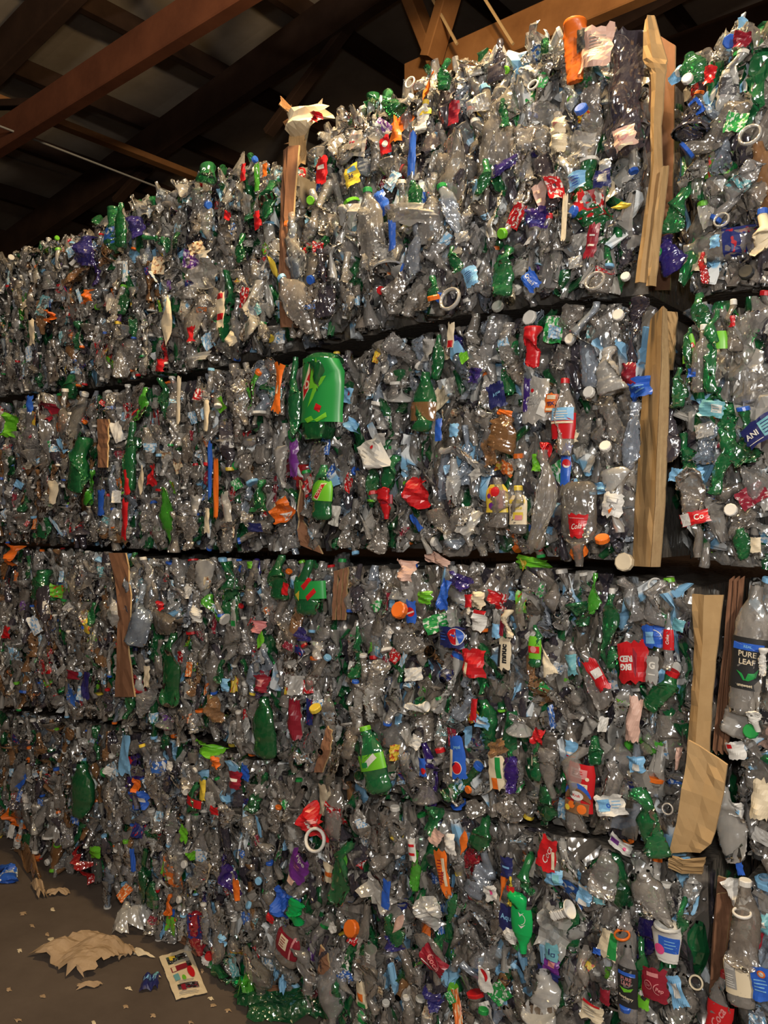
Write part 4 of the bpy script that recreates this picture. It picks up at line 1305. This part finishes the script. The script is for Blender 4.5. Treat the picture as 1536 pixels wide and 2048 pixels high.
hero_sheet('4B', 1166, 1790, 30, 40, SKY, 8, [RECT(-.2, .9, 1.4, .5, WHITE), RECT(0, -1.0, 1.2, .6, WHITE)], amp=.15)
hero_sheet('4B', 1197, 1795, 22, 28, TEAL, 6, [RECT(.85, 0, .25, 1.6, WHITE)], amp=.1)
hero_sheet('4B', 1214, 1890, 44, 58, CREAM, 6, [RECT(.55, 0, .8, 2.2, GREENL, 5)], amp=.08, shape=lambda q: .85 - .15 * q)
hero_sheet('4B', 1192, 1903, 16, 12, BLUE)
hero_sheet('4B', 1101, 1906, 26, 34, TEAL, 3, [RECT(-.2, .1, .18, .9, NAVY), RECT(.35, -.2, .5, .5, NAVY), RECT(.35, -.2, .3, .3, TEAL)], amp=.06)
hero_sheet('4B', 1100, 1932, 32, 30, PURPLE, 3, [RECT(.1, .2, .9, .6, ROSE)], amp=.1)
hero_sheet('4B', 1092, 1952, 44, 22, NAVY, 12, [T('plus', 0, 0, .4, SKY)], amp=.05)
yog = [RECT(0, .85, 1.95, .4, WHITE), RECT(.25, .05, 1.3, 1.0, BLUE), DISC(-.35, -.35, .34, PINK), LINES(.4, .3, .8, 3, .2, .06, SKY)]
hero_bottle('4B', 1334, 1885, 62, 74, 'cup', WHITE, None, 0, out=.09, label=WHITE, lz=(.1, .9), decals=yog, lab='white tub with a blue label and a pink dot', dents=0, name='plastic_tub')
hero_cap('4B', 1244, 1870, 32, ORANGE, 0, 15, .08, ringed=True)
hero_bottle('4B', 1250, 1900, 50, 170, 'soda', CLEAR, None, 2, out=.06)
pl2 = [RECT(0, 1.35, 1.8, .35, BLUE), T('PURE', 0, .85, .50, ROSE, bold=.01), T('LEAF', 0, .40, .50, ROSE, bold=.01), POLY([(-.7, 0), (-.2, -.5), (.5, -.3), (.75, .1), (.3, -.1), (-.2, -.1)], LGREEN), T('Raspberry', 0, -.95, .36, CREAM, rot=8)]
hero_bottle('4B', 1256, 1968, 38, 150, 'jug', CLEAR, None, 0, label=BLACK, lz=(.22, .74), decals=pl2, out=.10, dents=1, lab='bottle with a black label above a green leaf')
hero_sheet('4B', 1306, 1972, 52, 62, CRIMSON, -4, [RING(-.4, 0, .34, .05, ROSE), T('Dr', -.4, 0, .34, ROSE), RING(.45, -.15, .42, .06, ROSE, 90, 270), T('Pep', .5, -.2, .40, ROSE, rot=15), RECT(0, .85, .9, .3, ROSE)], amp=.05, out=.11, lab='maroon label with two pale rings')
hero_sheet('4B', 1285, 1990, 24, 60, LGREEN, 0, [RECT(0, .3, 1.5, .9, WHITE), RECT(.2, -.4, .8, .6, BLACK, 30)], amp=.06, out=.09)
hero_bottle('4B', 1283, 1930, 34, 110, 'soda', GREEN, None, 0, out=.075)
hero_bottle('4B', 1370, 1840, 34, 90, 'soda', GREEN, None, 0, out=.08)
hero_cap('4B', 1254, 2016, 26, BLUE, 0, 20, .10)
hero_cap('4B', 1392, 1965, 30, CREAM, 0, 75, .07, ringed=True)
hero_sheet('4B', 968, 1962, 26, 46, WHITE, -8, [DISC(-.2, .6, .8, RED, -60, 120)], amp=.08, lab='white label with a red half disc', out=.10)
hero_bottle('4B', 862, 1915, 54, 100, 'two_litre', CLEAR, None, 160, out=.07)
hero_sheet('4B', 862, 1926, 50, 38, CRIMSON, 28, [RING(.1, 0, .5, .05, ROSE), T('Coca', 0, .1, .5, ROSE, rot=10, shear=.35, bold=0), RECT(-.3, -.4, .9, .06, WHITE)], amp=.10, out=.12, lab='dark red label with pale script')
hero_cap('4B', 706, 1857, 24, ORANGE, 0, 70, lab='orange screw cap')
hero_sheet('4B', 737, 1926, 24, 78, CLEAR, 3, [T('pure', 0, 0, 1.25, WHITE, rot=90, bold=.03)], amp=.03, out=.10, lab='clear label with white upright lettering')
hero_bottle('4B', 690, 1745, 44, 140, 'soda', GREEN, None, 14, out=.08, lab='dark green bottle leaning')
hero_sheet('4B', 683, 1725, 16, 44, LIME, 12, shape=leaf, out=.10)
hero_sheet('4B', 655, 1745, 20, 40, CREAM, 0, [RECT(0, -.3, 1.4, .6, ORANGE)], amp=.1)
hero_sheet('4B', 858, 1640, 30, 60, GREEN, 10, amp=.4, name='plastic_film')
hero_bottle('4B', 965, 1665, 40, 70, 'jug', GREEN, None, 20)
hero_sheet('4B', 900, 1600, 44, 24, BLUE, 15, amp=.3, out=.03)
hero_sheet('4B', 925, 1685, 16, 50, ORANGE, 12, shape=leaf)
hero_sheet('4B', 896, 1690, 22, 40, WHITE, -10, amp=.2)
hero_sheet('4B', 822, 1700, 14, 44, WHITE, -4, [RECT(0, -1.0, 1.5, .6, RED), RECT(0, 1.0, 1.5, .6, RED)])
hero_bottle('4B', 828, 1740, 26, 80, 'water', LIME, None, 8)
hero_sheet('4B', 1238, 1690, 46, 26, WHITE, 22, [RECT(-.5, 0, .8, .45, PURPLE), DISC(.5, -.1, .15, PINK)], amp=.08, out=.06)
hero_sheet('4B', 770, 1790, 16, 60, BLUE, 4)
hero_sheet('4B', 748, 1790, 60, 50, HAZY, 30, amp=.3, out=.085, name='plastic_film')
hero_sheet('4B', 850, 1830, 50, 56, HAZY, 20, amp=.3, out=.10, name='plastic_film', lab='pale crumpled film with grey bars', decals=[RECT(.1, .4, .9, .2, WHITE, -40), RECT(-.2, -.2, .9, .2, WHITE, -40)])
hero_bottle('4B', 790, 1860, 40, 60, 'jug', GREEN, None, -40, out=.06)
hero_sheet('4B', 795, 1848, 14, 50, PALEPINK, 30, shape=leaf, out=.09)
hero_sheet('4B', 782, 1890, 30, 26, NAVYP, -10, amp=.3)
hero_bottle('4B', 905, 1815, 24, 60, 'soda', GREEN, None, 15)
hero_sheet('4B', 1100, 1860, 60, 100, HAZY, 10, amp=.25, out=.06, name='plastic_film')
hero_bottle('4B', 1090, 2000, 70, 110, 'jug', HAZY, None, -4, out=.09, lab='pale clear box-shaped jar')
hero_sheet('4B', 1180, 2025, 44, 36, CREAM, 6, [LINES(0, .3, 1.3, 4, .2, .06, GREY), RECT(0, .75, 1.6, .2, RED)], amp=.08, out=.10)
hero_bottle('4B', 1170, 1960, 60, 130, 'jug', CLEAR, None, 2, out=.085)
hero_sheet('4B', 1350, 1985, 34, 60, SKY, -25, [RECT(0, .1, .9, 1.6, WHITE)], amp=.2, out=.09)
hero_sheet('4B', 1208, 1995, 20, 30, CRIMSON)
hero_sheet('4B', 858, 2000, 34, 34, NAVYP, 12, amp=.3)
hero_sheet('4B', 720, 1990, 22, 50, CREAM, -5, [RECT(0, -.3, 1.0, 1.0, ORANGE), RECT(0, -1.4, 1.4, .6, GREENL)], amp=.1)
hero_bottle('4B', 750, 1970, 44, 110, 'soda', CLEAR, None, 178, out=.08)
hero_bottle('4B', 1208, 1750, 56, 100, 'jug', CLEAR, None, 5, out=.08)
hero_bottle('4B', 1300, 1800, 70, 110, 'jug', CLEAR, None, -15, out=.08)
# bottom row, right edge
hero_bottle('4R', 1485, 1850, 74, 180, 'soda', CLEAR, WHITE, 3, out=.10, dents=2, lab='big clear bottle standing upright with a pale neck ring')
hero_cap('4R', 1484, 1826, 40, WHITE, 3, 8, .12, ringed=True)
hero_bottle('4R', 1478, 1950, 56, 120, 'jug', CLEAR, None, -6, label=CREAM, lz=(.2, .85), decals=[RECT(-.5, .1, .85, 2.2, GREY), RECT(-.5, .7, .7, .6, WHITE), LINES(-.5, 0, .7, 6, .16, .06, WHITE)], out=.10, dents=1, lab='bottle with a cream and grey label')
hero_bottle('4R', 1442, 2010, 50, 130, 'soda', CLEAR, REDP, 6, label=RED, lz=(.1, .55), decals=[T('Coca', 0, 0, .9, ROSE, rot=-70, shear=.3)], out=.10, dents=2, lab='bottle with a bright red label and cap')
hero_sheet('4R', 1522, 1970, 44, 66, BLUE, -8, [DISC(.1, .95, .4, ORANGE), DISC(.1, .95, .25, WHITE), LINES(0, .3, 1.4, 4, .3, .1, SKY)], amp=.1, out=.11, lab='blue label with an orange seal')
hero_sheet('4R', 1512, 1870, 26, 50, CRIMSON, 12, amp=.25)
hero_sheet('4R', 1525, 1850, 30, 40, TEAL, -12, [RECT(0, 0, .8, .9, WHITE)], amp=.2)
hero_sheet('4R', 1468, 1785, 36, 50, WHITE, -25, amp=.35, out=.10, name='plastic_film')
# bottom row, left
hero_sheet('4C', 592, 1735, 36, 62, PURPLE, 24, [T('ripe', .15, .75, .70, WHITE, rot=20), LINES(.0, .1, .8, 3, .2, .06, ROSE), RECT(-.2, -1.4, 1.0, .5, PALEPINK)], amp=.08, shape=lambda q: .8 + .2 * (1 - q * q), lab='purple label lettered ripe', out=.10)
hero_bottle('4C', 578, 1885, 44, 90, 'soda', CLEAR, None, 18, label=CRIMSON, lz=(.25, .75), decals=[RECT(-.1, .15, .7, .8, CREAM), LINES(-.1, .4, .5, 4, .16, .06, CRIMSON), RECT(.6, .1, .12, 1.5, ROSE)], out=.10, dents=1, lab='bottle with a dark red label')
hero_sheet('4C', 618, 1650, 44, 60, RED, 20, [RECT(.0, .2, .9, .25, ROSE, -30), RECT(-.3, -.3, .5, .2, WHITE, 60)], amp=.35, out=.10, lab='bright red crumpled film', name='plastic_film')
hero_cap('4C', 630, 1680, 36, WHITE, 30, 70, .12, ringed=True, lab='white ring handle')
hero_bottle('4C', 597, 1820, 42, 54, 'jug', SHINE, None, 180, out=.10, lab='bright green dome of a bottle base')
hero_sheet('4C', 555, 1808, 28, 54, BLUE, 12, amp=.35, name='plastic_film')
hero_sheet('4C', 538, 1838, 14, 16, RED, 30)
hero_bottle('4C', 342, 1812, 18, 44, 'soda', ORANGE, None, -8)
hero_bottle('4C', 390, 1600, 26, 70, 'soda', GREEN, None, 10, label=RED)
hero_sheet('4C', 402, 1580, 12, 40, YELLOW)
hero_sheet('4C', 245, 1510, 20, 80, SKY, 2, amp=.15, lab='long sky blue label')
hero_cap('4C', 205, 1468, 24, ORANGE, 0, 60) if False else None
hero_sheet('4C', 268, 1572, 16, 26, ORANGE, 0, amp=.3)
hero_sheet('4C', 364, 1668, 14, 34, LGREEN, 8, amp=.2)
hero_sheet('4C', 280, 1600, 18, 34, BLUE, 0, [RECT(0, 0, 1.2, .6, WHITE)], amp=.2)
hero_sheet('4C', 470, 1780, 12, 40, ORANGE, 0)
hero_sheet('4C', 425, 1622, 16, 16, RED)
hero_sheet('4C', 410, 1500, 40, 24, LGREEN, 10, amp=.25)
hero_sheet('4C', 425, 1525, 18, 24, ORANGE, 0, amp=.2)
hero_sheet('4C', 487, 1545, 16, 34, BLUE, 0, amp=.2)
hero_sheet('4C', 465, 1560, 22, 34, CRIMSON, 0, [RECT(0, 0, 1.2, .3, WHITE)], amp=.1)
hero_sheet('4C', 645, 1600, 20, 60, CREAM, 0, out=.08, lab=None)
hero_sheet('4C', 620, 1960, 26, 20, WHITE, 20, amp=.3)
hero_bottle('4C', 335, 1480, 22, 40, 'soda', GREEN)
hero_bottle('4C', 305, 1790, 22, 50, 'soda', GREEN)
hero_bottle('4C', 520, 1940, 60, 90, 'two_litre', CLEAR, None, 175, out=.09)
hero_bottle('4C', 615, 1930, 50, 110, 'soda', CLEAR, None, 178, out=.09)
hero_sheet('4C', 440, 1880, 16, 22, SKY, 0, amp=.3)
hero_sheet('4D', 20, 1640, 28, 34, ORANGE, 0, amp=.35)
hero_sheet('4D', 152, 1735, 40, 60, REDP, 14, amp=.35, name='plastic_bag', lab='reddish printed bag')
hero_sheet('4D', 184, 1706, 22, 24, LGREEN, -15, amp=.1, lab='lime square scrap')
hero_sheet('4D', 68, 1720, 14, 40, ORANGE, 0, amp=.3)
hero_bottle('4D', 165, 1580, 40, 110, 'soda', GREEN)
hero_sheet('4D', 203, 1470, 24, 24, ORANGE, 0, amp=.3) if False else None

# whatever lies right over one of these is pressed in deeper, so that none is buried
for k, b in B.items():
    zs = [(c - b.off, wd / 2, ht / 2) for q, c, wd, ht in ZONES if q is b and wd * ht > .0012]
    for o in SCATTER[k]:
        if o.name.startswith('packed'):
            continue
        l = o.location
        m = .03 if not o.name.startswith('label') else .015
        d = [1 for c, hw, hh in zs if abs(l.x - c.x) < hw + m and abs(l.z - c.z) < hh + m]
        if d:
            o.location.y += .055

# ------------------------------------------------------------------ cardboard between the bales
def strip(name, label, L, R, mat, th=.007, n=10, edge=None, group=None, cat='cardboard', ridge=0):
    """a bent sheet of corrugated board between two edges given as (px, py, y)"""
    Lp, Rp = [wall(*p) for p in L], [wall(*p) for p in R]

    def along(P, t):
        s = t * (len(P) - 1)
        i = min(int(s), len(P) - 2)
        return P[i].lerp(P[i + 1], s - i)
    V, F = [], []
    rs = np.random.RandomState(len(label))
    m = 4
    for i in range(n + 1):
        a, b = along(Lp, i / n), along(Rp, i / n)
        for j in range(m + 1):
            p = a.lerp(b, j / m)
            V.append((p.x, p.y + rs.normal(0, .0022) - ridge * (1 - abs(2 * j / m - 1)), p.z))
    k = len(V)
    V += [(x, y + th, z) for x, y, z in V]
    g = lambda i, j: i * (m + 1) + j
    M = []
    for i in range(n):
        for j in range(m):
            F.append((g(i, j), g(i + 1, j), g(i + 1, j + 1), g(i, j + 1))); M.append(0)
            F.append((k + g(i, j), k + g(i, j + 1), k + g(i + 1, j + 1), k + g(i + 1, j))); M.append(0)
        F.append((g(i, 0), k + g(i, 0), k + g(i + 1, 0), g(i + 1, 0))); M.append(1)
        F.append((g(i, m), g(i + 1, m), k + g(i + 1, m), k + g(i, m))); M.append(1)
    for j in range(m):
        F.append((g(0, j), g(0, j + 1), k + g(0, j + 1), k + g(0, j))); M.append(1)
        F.append((g(n, j), k + g(n, j), k + g(n, j + 1), g(n, j + 1))); M.append(1)
    c = Vector(V[0])
    V = [Vector(q) - c for q in V]
    o = link(name, mesh(name, V, F, (mat, edge or CARD_EDGE), M), None, c)
    tag(o, label, cat, group)
    return o


strip('cardboard_strip', 'tall tan cardboard strip between the topmost bales, crumpled over at its head', [(1290, 40, -.06), (1284, 118, -.06), (1302, 150, -.06), (1301, 250, -.05), (1302, 330, -.05), (1288, 430, -.05), (1270, 566, -.05)],
      [(1308, 30, -.06), (1334, 120, -.06), (1330, 150, -.06), (1322, 250, -.05), (1322, 330, -.05), (1312, 430, -.05), (1296, 566, -.05)], CARD, n=18, ridge=.012)
strip('cardboard_strip', 'short tan cardboard strip leaning against the foot of the tallest top strip', [(1322, 336, -.075), (1302, 480, -.075), (1292, 572, -.07)], [(1336, 330, -.06), (1320, 480, -.06), (1310, 572, -.06)], CARD, ridge=.006)
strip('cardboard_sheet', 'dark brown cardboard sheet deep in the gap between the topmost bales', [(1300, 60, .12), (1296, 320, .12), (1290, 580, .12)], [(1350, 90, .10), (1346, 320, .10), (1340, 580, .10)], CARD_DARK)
strip('cardboard_sheet', 'brown face of the folded cardboard ridge beside bluish bottles, second row', [(1300, 640, -.01), (1284, 800, -.01), (1270, 1000, -.02), (1264, 1132, -.03)], [(1324, 612, -.085), (1318, 800, -.085), (1310, 1000, -.085), (1300, 1134, -.085)], CARD)
strip('cardboard_sheet', 'narrow bright edge of the folded cardboard ridge in the second row', [(1325, 611, -.087), (1319, 800, -.088), (1311, 1000, -.088), (1301, 1134, -.088)], [(1332, 618, -.06), (1338, 760, -.05), (1330, 1000, -.05), (1318, 1134, -.05)], CARD_EDGE)
strip('cardboard_sheet', 'small brown cardboard flap behind the peak of the folded ridge', [(1332, 622, .02), (1338, 740, .02)], [(1354, 624, .02), (1346, 740, .02)], CARD)
strip('cardboard_strip', 'tallest tan cardboard panel standing between the third row bales at the right', [(1384, 1188, -.05), (1388, 1300, -.05), (1382, 1400, -.05), (1374, 1500, -.05)], [(1446, 1190, -.05), (1434, 1300, -.05), (1424, 1400, -.05), (1418, 1505, -.05)], CARD, ridge=.02)
strip('cardboard_sheet', 'torn tan cardboard flap hanging below the tallest panel', [(1378, 1480, -.085), (1366, 1560, -.09), (1354, 1640, -.09), (1338, 1706, -.085)], [(1454, 1530, -.075), (1446, 1590, -.08), (1424, 1686, -.08), (1400, 1706, -.08)], CARD, ridge=-.006)
strip('cardboard_sheet', 'crushed tan cardboard lip curling under the torn flap', [(1338, 1712, -.06), (1336, 1735, -.04)], [(1410, 1716, -.04), (1404, 1748, -.01)], CARD, ridge=.02)
for i, (a, c) in enumerate(((1446, 1424), (1456, 1436), (1466, 1446))):
    strip('cardboard_sheet', ['brown corrugated sheet next to the tallest tan panel', 'middle one of three brown corrugated sheets beside the tall panel', 'brown corrugated sheet touching the right edge bale of the third row'][i],
          [(a + 12, 1160, -.03), (a, 1300, -.03), (c, 1500, -.02)], [(a + 22, 1152, -.02), (a + 9, 1300, -.02), (c + 9, 1510, -.01)], CARD_DARK, edge=CARD_DARK, group='brown corrugated sheets in the third row')
strip('cardboard_sheet', 'brown cardboard sheet leaning beside the big clear bottle in the bottom row', [(1436, 1752, .0), (1426, 1850, .0), (1418, 1985, .0)], [(1500, 1775, .06), (1480, 1850, .05), (1440, 1985, .02)], CARD_DARK)
strip('cardboard_sheet', 'second brown cardboard sheet in front of the leaning one, bottom row', [(1434, 1788, -.03), (1426, 1900, -.03), (1420, 1960, -.03)], [(1466, 1784, .0), (1450, 1900, .0), (1436, 1960, .0)], CARD_DARK)
strip('cardboard_strip', 'reddish brown cardboard flap, long and wavy, between the topmost bales', [(566, 300, -.03), (560, 450, -.05), (558, 560, -.07), (560, 655, -.05)], [(598, 290, -.03), (584, 450, -.04), (588, 560, -.05), (592, 655, -.04)], CARD_DARK, ridge=.012)
strip('cardboard_strip', 'short brown cardboard strip at the left, second row', [(194, 838, -.07), (196, 935, -.075)], [(216, 838, -.065), (214, 935, -.07)], CARD_DARK)
strip('cardboard_strip', 'long brown cardboard strip at the left, third row', [(218, 1106, -.06), (236, 1200, -.085), (234, 1300, -.085), (228, 1394, -.08)], [(252, 1106, -.06), (262, 1200, -.08), (256, 1300, -.08), (268, 1394, -.08)], CARD_DARK)
for i, a in enumerate((668, 678, 688)):
    strip('cardboard_strip', ['leftmost of three thin corrugated strips near the large green bottle', 'middle of three thin corrugated strips near the large green bottle', 'rightmost of three thin corrugated strips near the large green bottle'][i],
          [(a, 1142 - 3 * i, -.04), (a - 5, 1240, -.03)], [(a + 8, 1140 - 3 * i, -.03), (a + 2, 1240, -.02)], CARD_DARK, edge=CARD, group='thin corrugated strips in the third row')
strip('cardboard_strip', 'brown cardboard corner poking out left of the leaning lime capped bottle', [(654, 1452, -.03), (640, 1500, -.05), (628, 1545, -.05)], [(662, 1462, -.03), (660, 1500, -.04), (645, 1545, -.04)], CARD_DARK)
strip('cardboard_strip', 'dark bent cardboard strip under the long orange label', [(598, 960, -.03), (594, 1060, -.03), (600, 1090, -.03)], [(610, 980, .0), (606, 1040, .0), (645, 1108, -.02)], CARD_DARK)
strip('cardboard_strip', 'brown cardboard scrap low between the two nearest bottom bales', [(640, 1890, -.05), (634, 1960, -.05)], [(652, 1905, -.04), (664, 1950, -.04)], CARD_DARK)
strip('cardboard_strip', 'thin pinkish cardboard sliver beside the torn tan flap', [(1352, 1495, -.05), (1350, 1540, -.05)], [(1366, 1495, -.04), (1354, 1540, -.04)], PALEPINK, th=.004)

# ------------------------------------------------------------------ litter on the floor
def litter(name, label, cat, quad, mat, n=10, amp=.03, lift=.004, folds=3, seed=1, group=None, decals=None, ragged=.03, smooth=False):
    """a sheet lying on the floor inside four pixel corners (clockwise from its far left)"""
    rs = np.random.RandomState(seed)
    q = [floor_at(*p) for p in quad]
    V = []
    ph = rs.uniform(0, 6, 8)

    def surf(a, b):
        p = q[0].lerp(q[1], a).lerp(q[3].lerp(q[2], a), b)
        h = 0
        for i in range(folds):
            t = a * math.cos(ph[i]) + b * math.sin(ph[i])
            h += abs(math.sin(t * (4 + 2 * i) + ph[i + 2])) / (i + 1)
        h *= amp * (1 - .6 * (2 * abs(a - .5)) ** 3) * (1 - .6 * (2 * abs(b - .5)) ** 3) * .6
        return Vector((p.x, p.y, lift + h))
    for i in range(n + 1):
        for j in range(n + 1):
            a, b = j / n, i / n
            if ragged and (i in (0, n) or j in (0, n)):
                a += rs.normal(0, ragged)
                b += rs.normal(0, ragged)
            p = surf(a, b)
            V.append(p + Vector((0, 0, abs(rs.normal(0, amp * .06)))))
    F = [(i * (n + 1) + j, (i + 1) * (n + 1) + j, (i + 1) * (n + 1) + j + 1, i * (n + 1) + j + 1) for i in range(n) for j in range(n)]
    c = sum(V, Vector()) / len(V)
    c.z = 0
    o = link(name, mesh(name, [p - c for p in V], F, (mat,), smooth=smooth), None, c)
    tag(o, label, cat, group)
    if decals:
        V2, F2, M2, mats = [], [], [], []
        for k, (v2, f2, m) in enumerate(flat(decals)):
            if m not in mats:
                mats.append(m)
            n0 = len(V2)
            for a, b in v2:
                p = surf(a, b) - c
                V2.append((p.x, p.y, p.z + .0015 + .0004 * k))
            F2 += [tuple(n0 + i for i in f) for f in f2]
            M2 += [mats.index(m)] * len(f2)
        link('label_print', mesh('label_print', V2, F2, mats, M2), o)
    return o


def floor_bottle(label, px, py, length, radius, mat, rz, kind='soda', cap=None, lm=None, seed=1):
    rs = np.random.RandomState(seed)
    de = Deform(rs, radius, length, 1.2, .55, 7, .12)
    P, F = lathe_pts(PROFILES[kind], radius, length, 18, 30)
    P = de(P, .0015)
    zmin = P[:, 1].max()
    e = bpy.data.objects.new('crushed_bottle', None)
    COL.objects.link(e)
    p = floor_at(px, py)
    e.location = (p.x, p.y, 0)
    e.rotation_euler = (0, 0, math.radians(rz))
    tag(e, label, 'bottle')
    M = Matrix.Translation((0, 0, zmin + .001)) @ Euler((-math.pi / 2, 0, 0)).to_matrix().to_4x4()
    M = Matrix.Translation((0, 0, zmin + .001)) @ Matrix(((1, 0, 0, 0), (0, 0, 1, 0), (0, -1, 0, 0), (0, 0, 0, 1)))
    body = link(NAMES[kind], mesh(NAMES[kind], P, F, (None,), smooth=True), e, mat=mat)
    body.matrix_local = M
    if cap is not None:
        link('bottle_cap', make_cap(kind, radius, length, de), body, mat=cap)
    if lm is not None:
        z0, z1 = LZ[kind]
        P, F = make_label(kind, radius, length, de, z0, z1, 0, 2 * math.pi, 18)
        link('bottle_label', mesh('bottle_label', de(P), F, (None,)), body, mat=lm)
    return e


litter('paper_bag', 'large crumpled brown paper bag lying on the floor', 'paper', [(60, 1915), (200, 1872), (262, 1912), (165, 1966)], PAPER, 16, .07, .004, 4, 5)
litter('paper_piece', 'torn brown paper piece touching the large crumpled bag', 'paper', [(232, 1902), (262, 1894), (272, 1912), (236, 1926)], PAPER, 7, .03, .004, 3, 8, ragged=.07)
litter('paper_piece', 'thin pale paper strip lying behind the flyer, pointing at the large bag', 'paper', [(262, 1902), (286, 1904), (310, 1918), (276, 1914)], CREAM, 6, .02, .003, 3, 9, ragged=.05)
litter('paper_piece', 'flattened paper strip in front of the large crumpled bag', 'paper', [(150, 1972), (205, 1968), (200, 1976), (158, 1981)], PAPER, 6, .02, .003, 3, 10, ragged=.08)
fly = [RECT(.5, .18, .66, .18, BROWN), RECT(.36, .14, .2, .10, YELLOW), RECT(.6, .27, .5, .06, GREY), RECT(.5, .40, .62, .12, CRIMSON), RECT(.78, .37, .14, .12, BROWN), RECT(.28, .40, .12, .1, CREAM),
       DISC(.74, .56, .12, RED, k=.9), RECT(.26, .60, .16, .16, TEAL), DISC(.46, .66, .06, LGREEN), RECT(.5, .82, .66, .10, BROWN), RECT(.34, .84, .14, .10, CRIMSON), LINES(.55, .72, .6, 2, -.05, .015, GREY), LINES(.5, .92, .7, 2, -.03, .012, GREY)]
litter('flyer', 'cream advertising flyer with coloured pictures on the floor', 'paper', [(318, 1918), (378, 1899), (415, 1990), (352, 2004)], CREAM, 10, .012, .006, 2, 12, ragged=.006, decals=fly)
litter('plastic_pouch', 'dark navy pouch lying next to the flyer', 'pouch', [(288, 1956), (322, 1950), (316, 1982), (280, 1988)], NAVY, 8, .03, .004, 3, 14, decals=[T('INN', .45, .5, .42, SKY, rot=180), RECT(.75, .3, .3, .2, TEAL)], ragged=.04)
litter('plastic_bag', 'clear crumpled bag on the floor against the bottom bale, behind the brown paper', 'bag', [(240, 1838), (300, 1828), (316, 1868), (222, 1880)], HAZY, 12, .10, .004, 4, 15, ragged=.05)
litter('plastic_bag', 'sky blue crumpled scrap at the foot of the bottom bale', 'plastic', [(316, 1866), (338, 1860), (344, 1876), (320, 1882)], SKY, 7, .05, .004, 3, 16, ragged=.06)
litter('paper_piece', 'tan paper scraps lying by the farthest bottom bale', 'paper', [(60, 1772), (84, 1770), (94, 1796), (76, 1800)], PAPER, 7, .05, .004, 3, 17, ragged=.06)
litter('paper_piece', 'flat dull paper piece right of the tan scraps', 'paper', [(92, 1786), (134, 1782), (138, 1792), (98, 1796)], PAPER, 7, .03, .004, 3, 18, ragged=.05)
litter('plastic_film', 'brown film hanging onto the floor from the farthest bale', 'film', [(24, 1706), (50, 1712), (86, 1766), (66, 1766)], BROWN, 8, .10, .004, 3, 19, ragged=.05)
floor_bottle('crushed blue bottle on the floor at the left edge', 8, 1760, .20, .045, BLUE, 70, 'soda', None, LABELS[3][0], 20)
floor_bottle('teal green crushed bottle lying at the foot of the stack, above the green film', 470, 1968, .20, .048, GREEN, 100, 'jug', None, None, 21)
floor_bottle('second teal green crushed bottle, touching the bale', 498, 1974, .16, .045, SHINE, 60, 'jug', None, None, 22)
litter('plastic_film', 'large translucent green film spread on the floor in front of the stack', 'film', [(462, 1992), (690, 1994), (700, 2052), (500, 2056)], GREEN, 16, .06, .004, 4, 23, ragged=.03)
litter('plastic_scrap', 'lime green crumpled scrap on the green film', 'plastic', [(474, 1990), (512, 1988), (508, 2016), (476, 2014)], LIME, 8, .07, .03, 3, 24, ragged=.06)
litter('plastic_scrap', 'pale green scrap at the far end of the green film', 'plastic', [(630, 1996), (660, 1992), (656, 2020), (622, 2024)], TEAL, 8, .06, .03, 3, 25, ragged=.06)
litter('plastic_scrap', 'small pale blue scrap beside the green film', 'plastic', [(556, 2000), (572, 1996), (574, 2012), (558, 2018)], SKY, 6, .05, .05, 3, 26, ragged=.06)
litter('cardboard_scrap', 'brown cardboard scrap lying between the green film and the stack', 'cardboard', [(520, 1976), (640, 1972), (655, 1990), (530, 1992)], CARD_DARK, 8, .02, .003, 2, 27, ragged=.03)
floor_bottle('white crushed bottle lying next to the flyer', 424, 1922, .15, .035, WHITE, 50, 'water', None, None, 28)
litter('cardboard_scrap', 'brown cardboard scrap behind the flyer', 'cardboard', [(344, 1876), (372, 1872), (410, 1905), (392, 1915)], CARD_DARK, 6, .02, .003, 2, 29, ragged=.03)
# a big pale lid in the near corner
p = floor_at(765, 2082)
P, F = [], []
for i, (rr, z) in enumerate(((.115, .0), (.117, .012), (.108, .016), (.098, .034), (.06, .046), (.001, .05))):
    for j in range(28):
        a = 2 * math.pi * j / 28
        P.append((rr * math.cos(a), rr * math.sin(a) * .8, z))
F = [(i * 28 + j, i * 28 + (j + 1) % 28, (i + 1) * 28 + (j + 1) % 28, (i + 1) * 28 + j) for i in range(5) for j in range(28)]
tag(link('plastic_lid', mesh('plastic_lid', P, F, (WHITE,), smooth=True), None, (p.x, p.y, 0)), 'big pale lid lying on the floor at the foot of the nearest bale', 'lid')
rsL = np.random.RandomState(5)
spots = [(100, 1818), (40, 1826), (90, 1868), (95, 1878), (12, 1978), (80, 1992), (250, 1976), (246, 2012), (330, 1945), (312, 1950), (400, 1940), (420, 2010), (416, 1996), (60, 1850), (30, 2040), (182, 2044), (376, 2044), (110, 1930), (208, 1806), (300, 2030), (450, 2020), (35, 1900)]
for i, (px, py) in enumerate(spots):
    wd = rsL.uniform(5, 12)
    litter('paper_scrap', 'tiny pale paper scrap on the dusty floor', 'paper', [(px, py), (px + wd, py - 2), (px + wd + 3, py + 5), (px + 2, py + 6)], PAPER if i % 3 else CREAM, 4, .004, .002, 2, 40 + i, 'tiny paper scraps on the floor', ragged=.12)
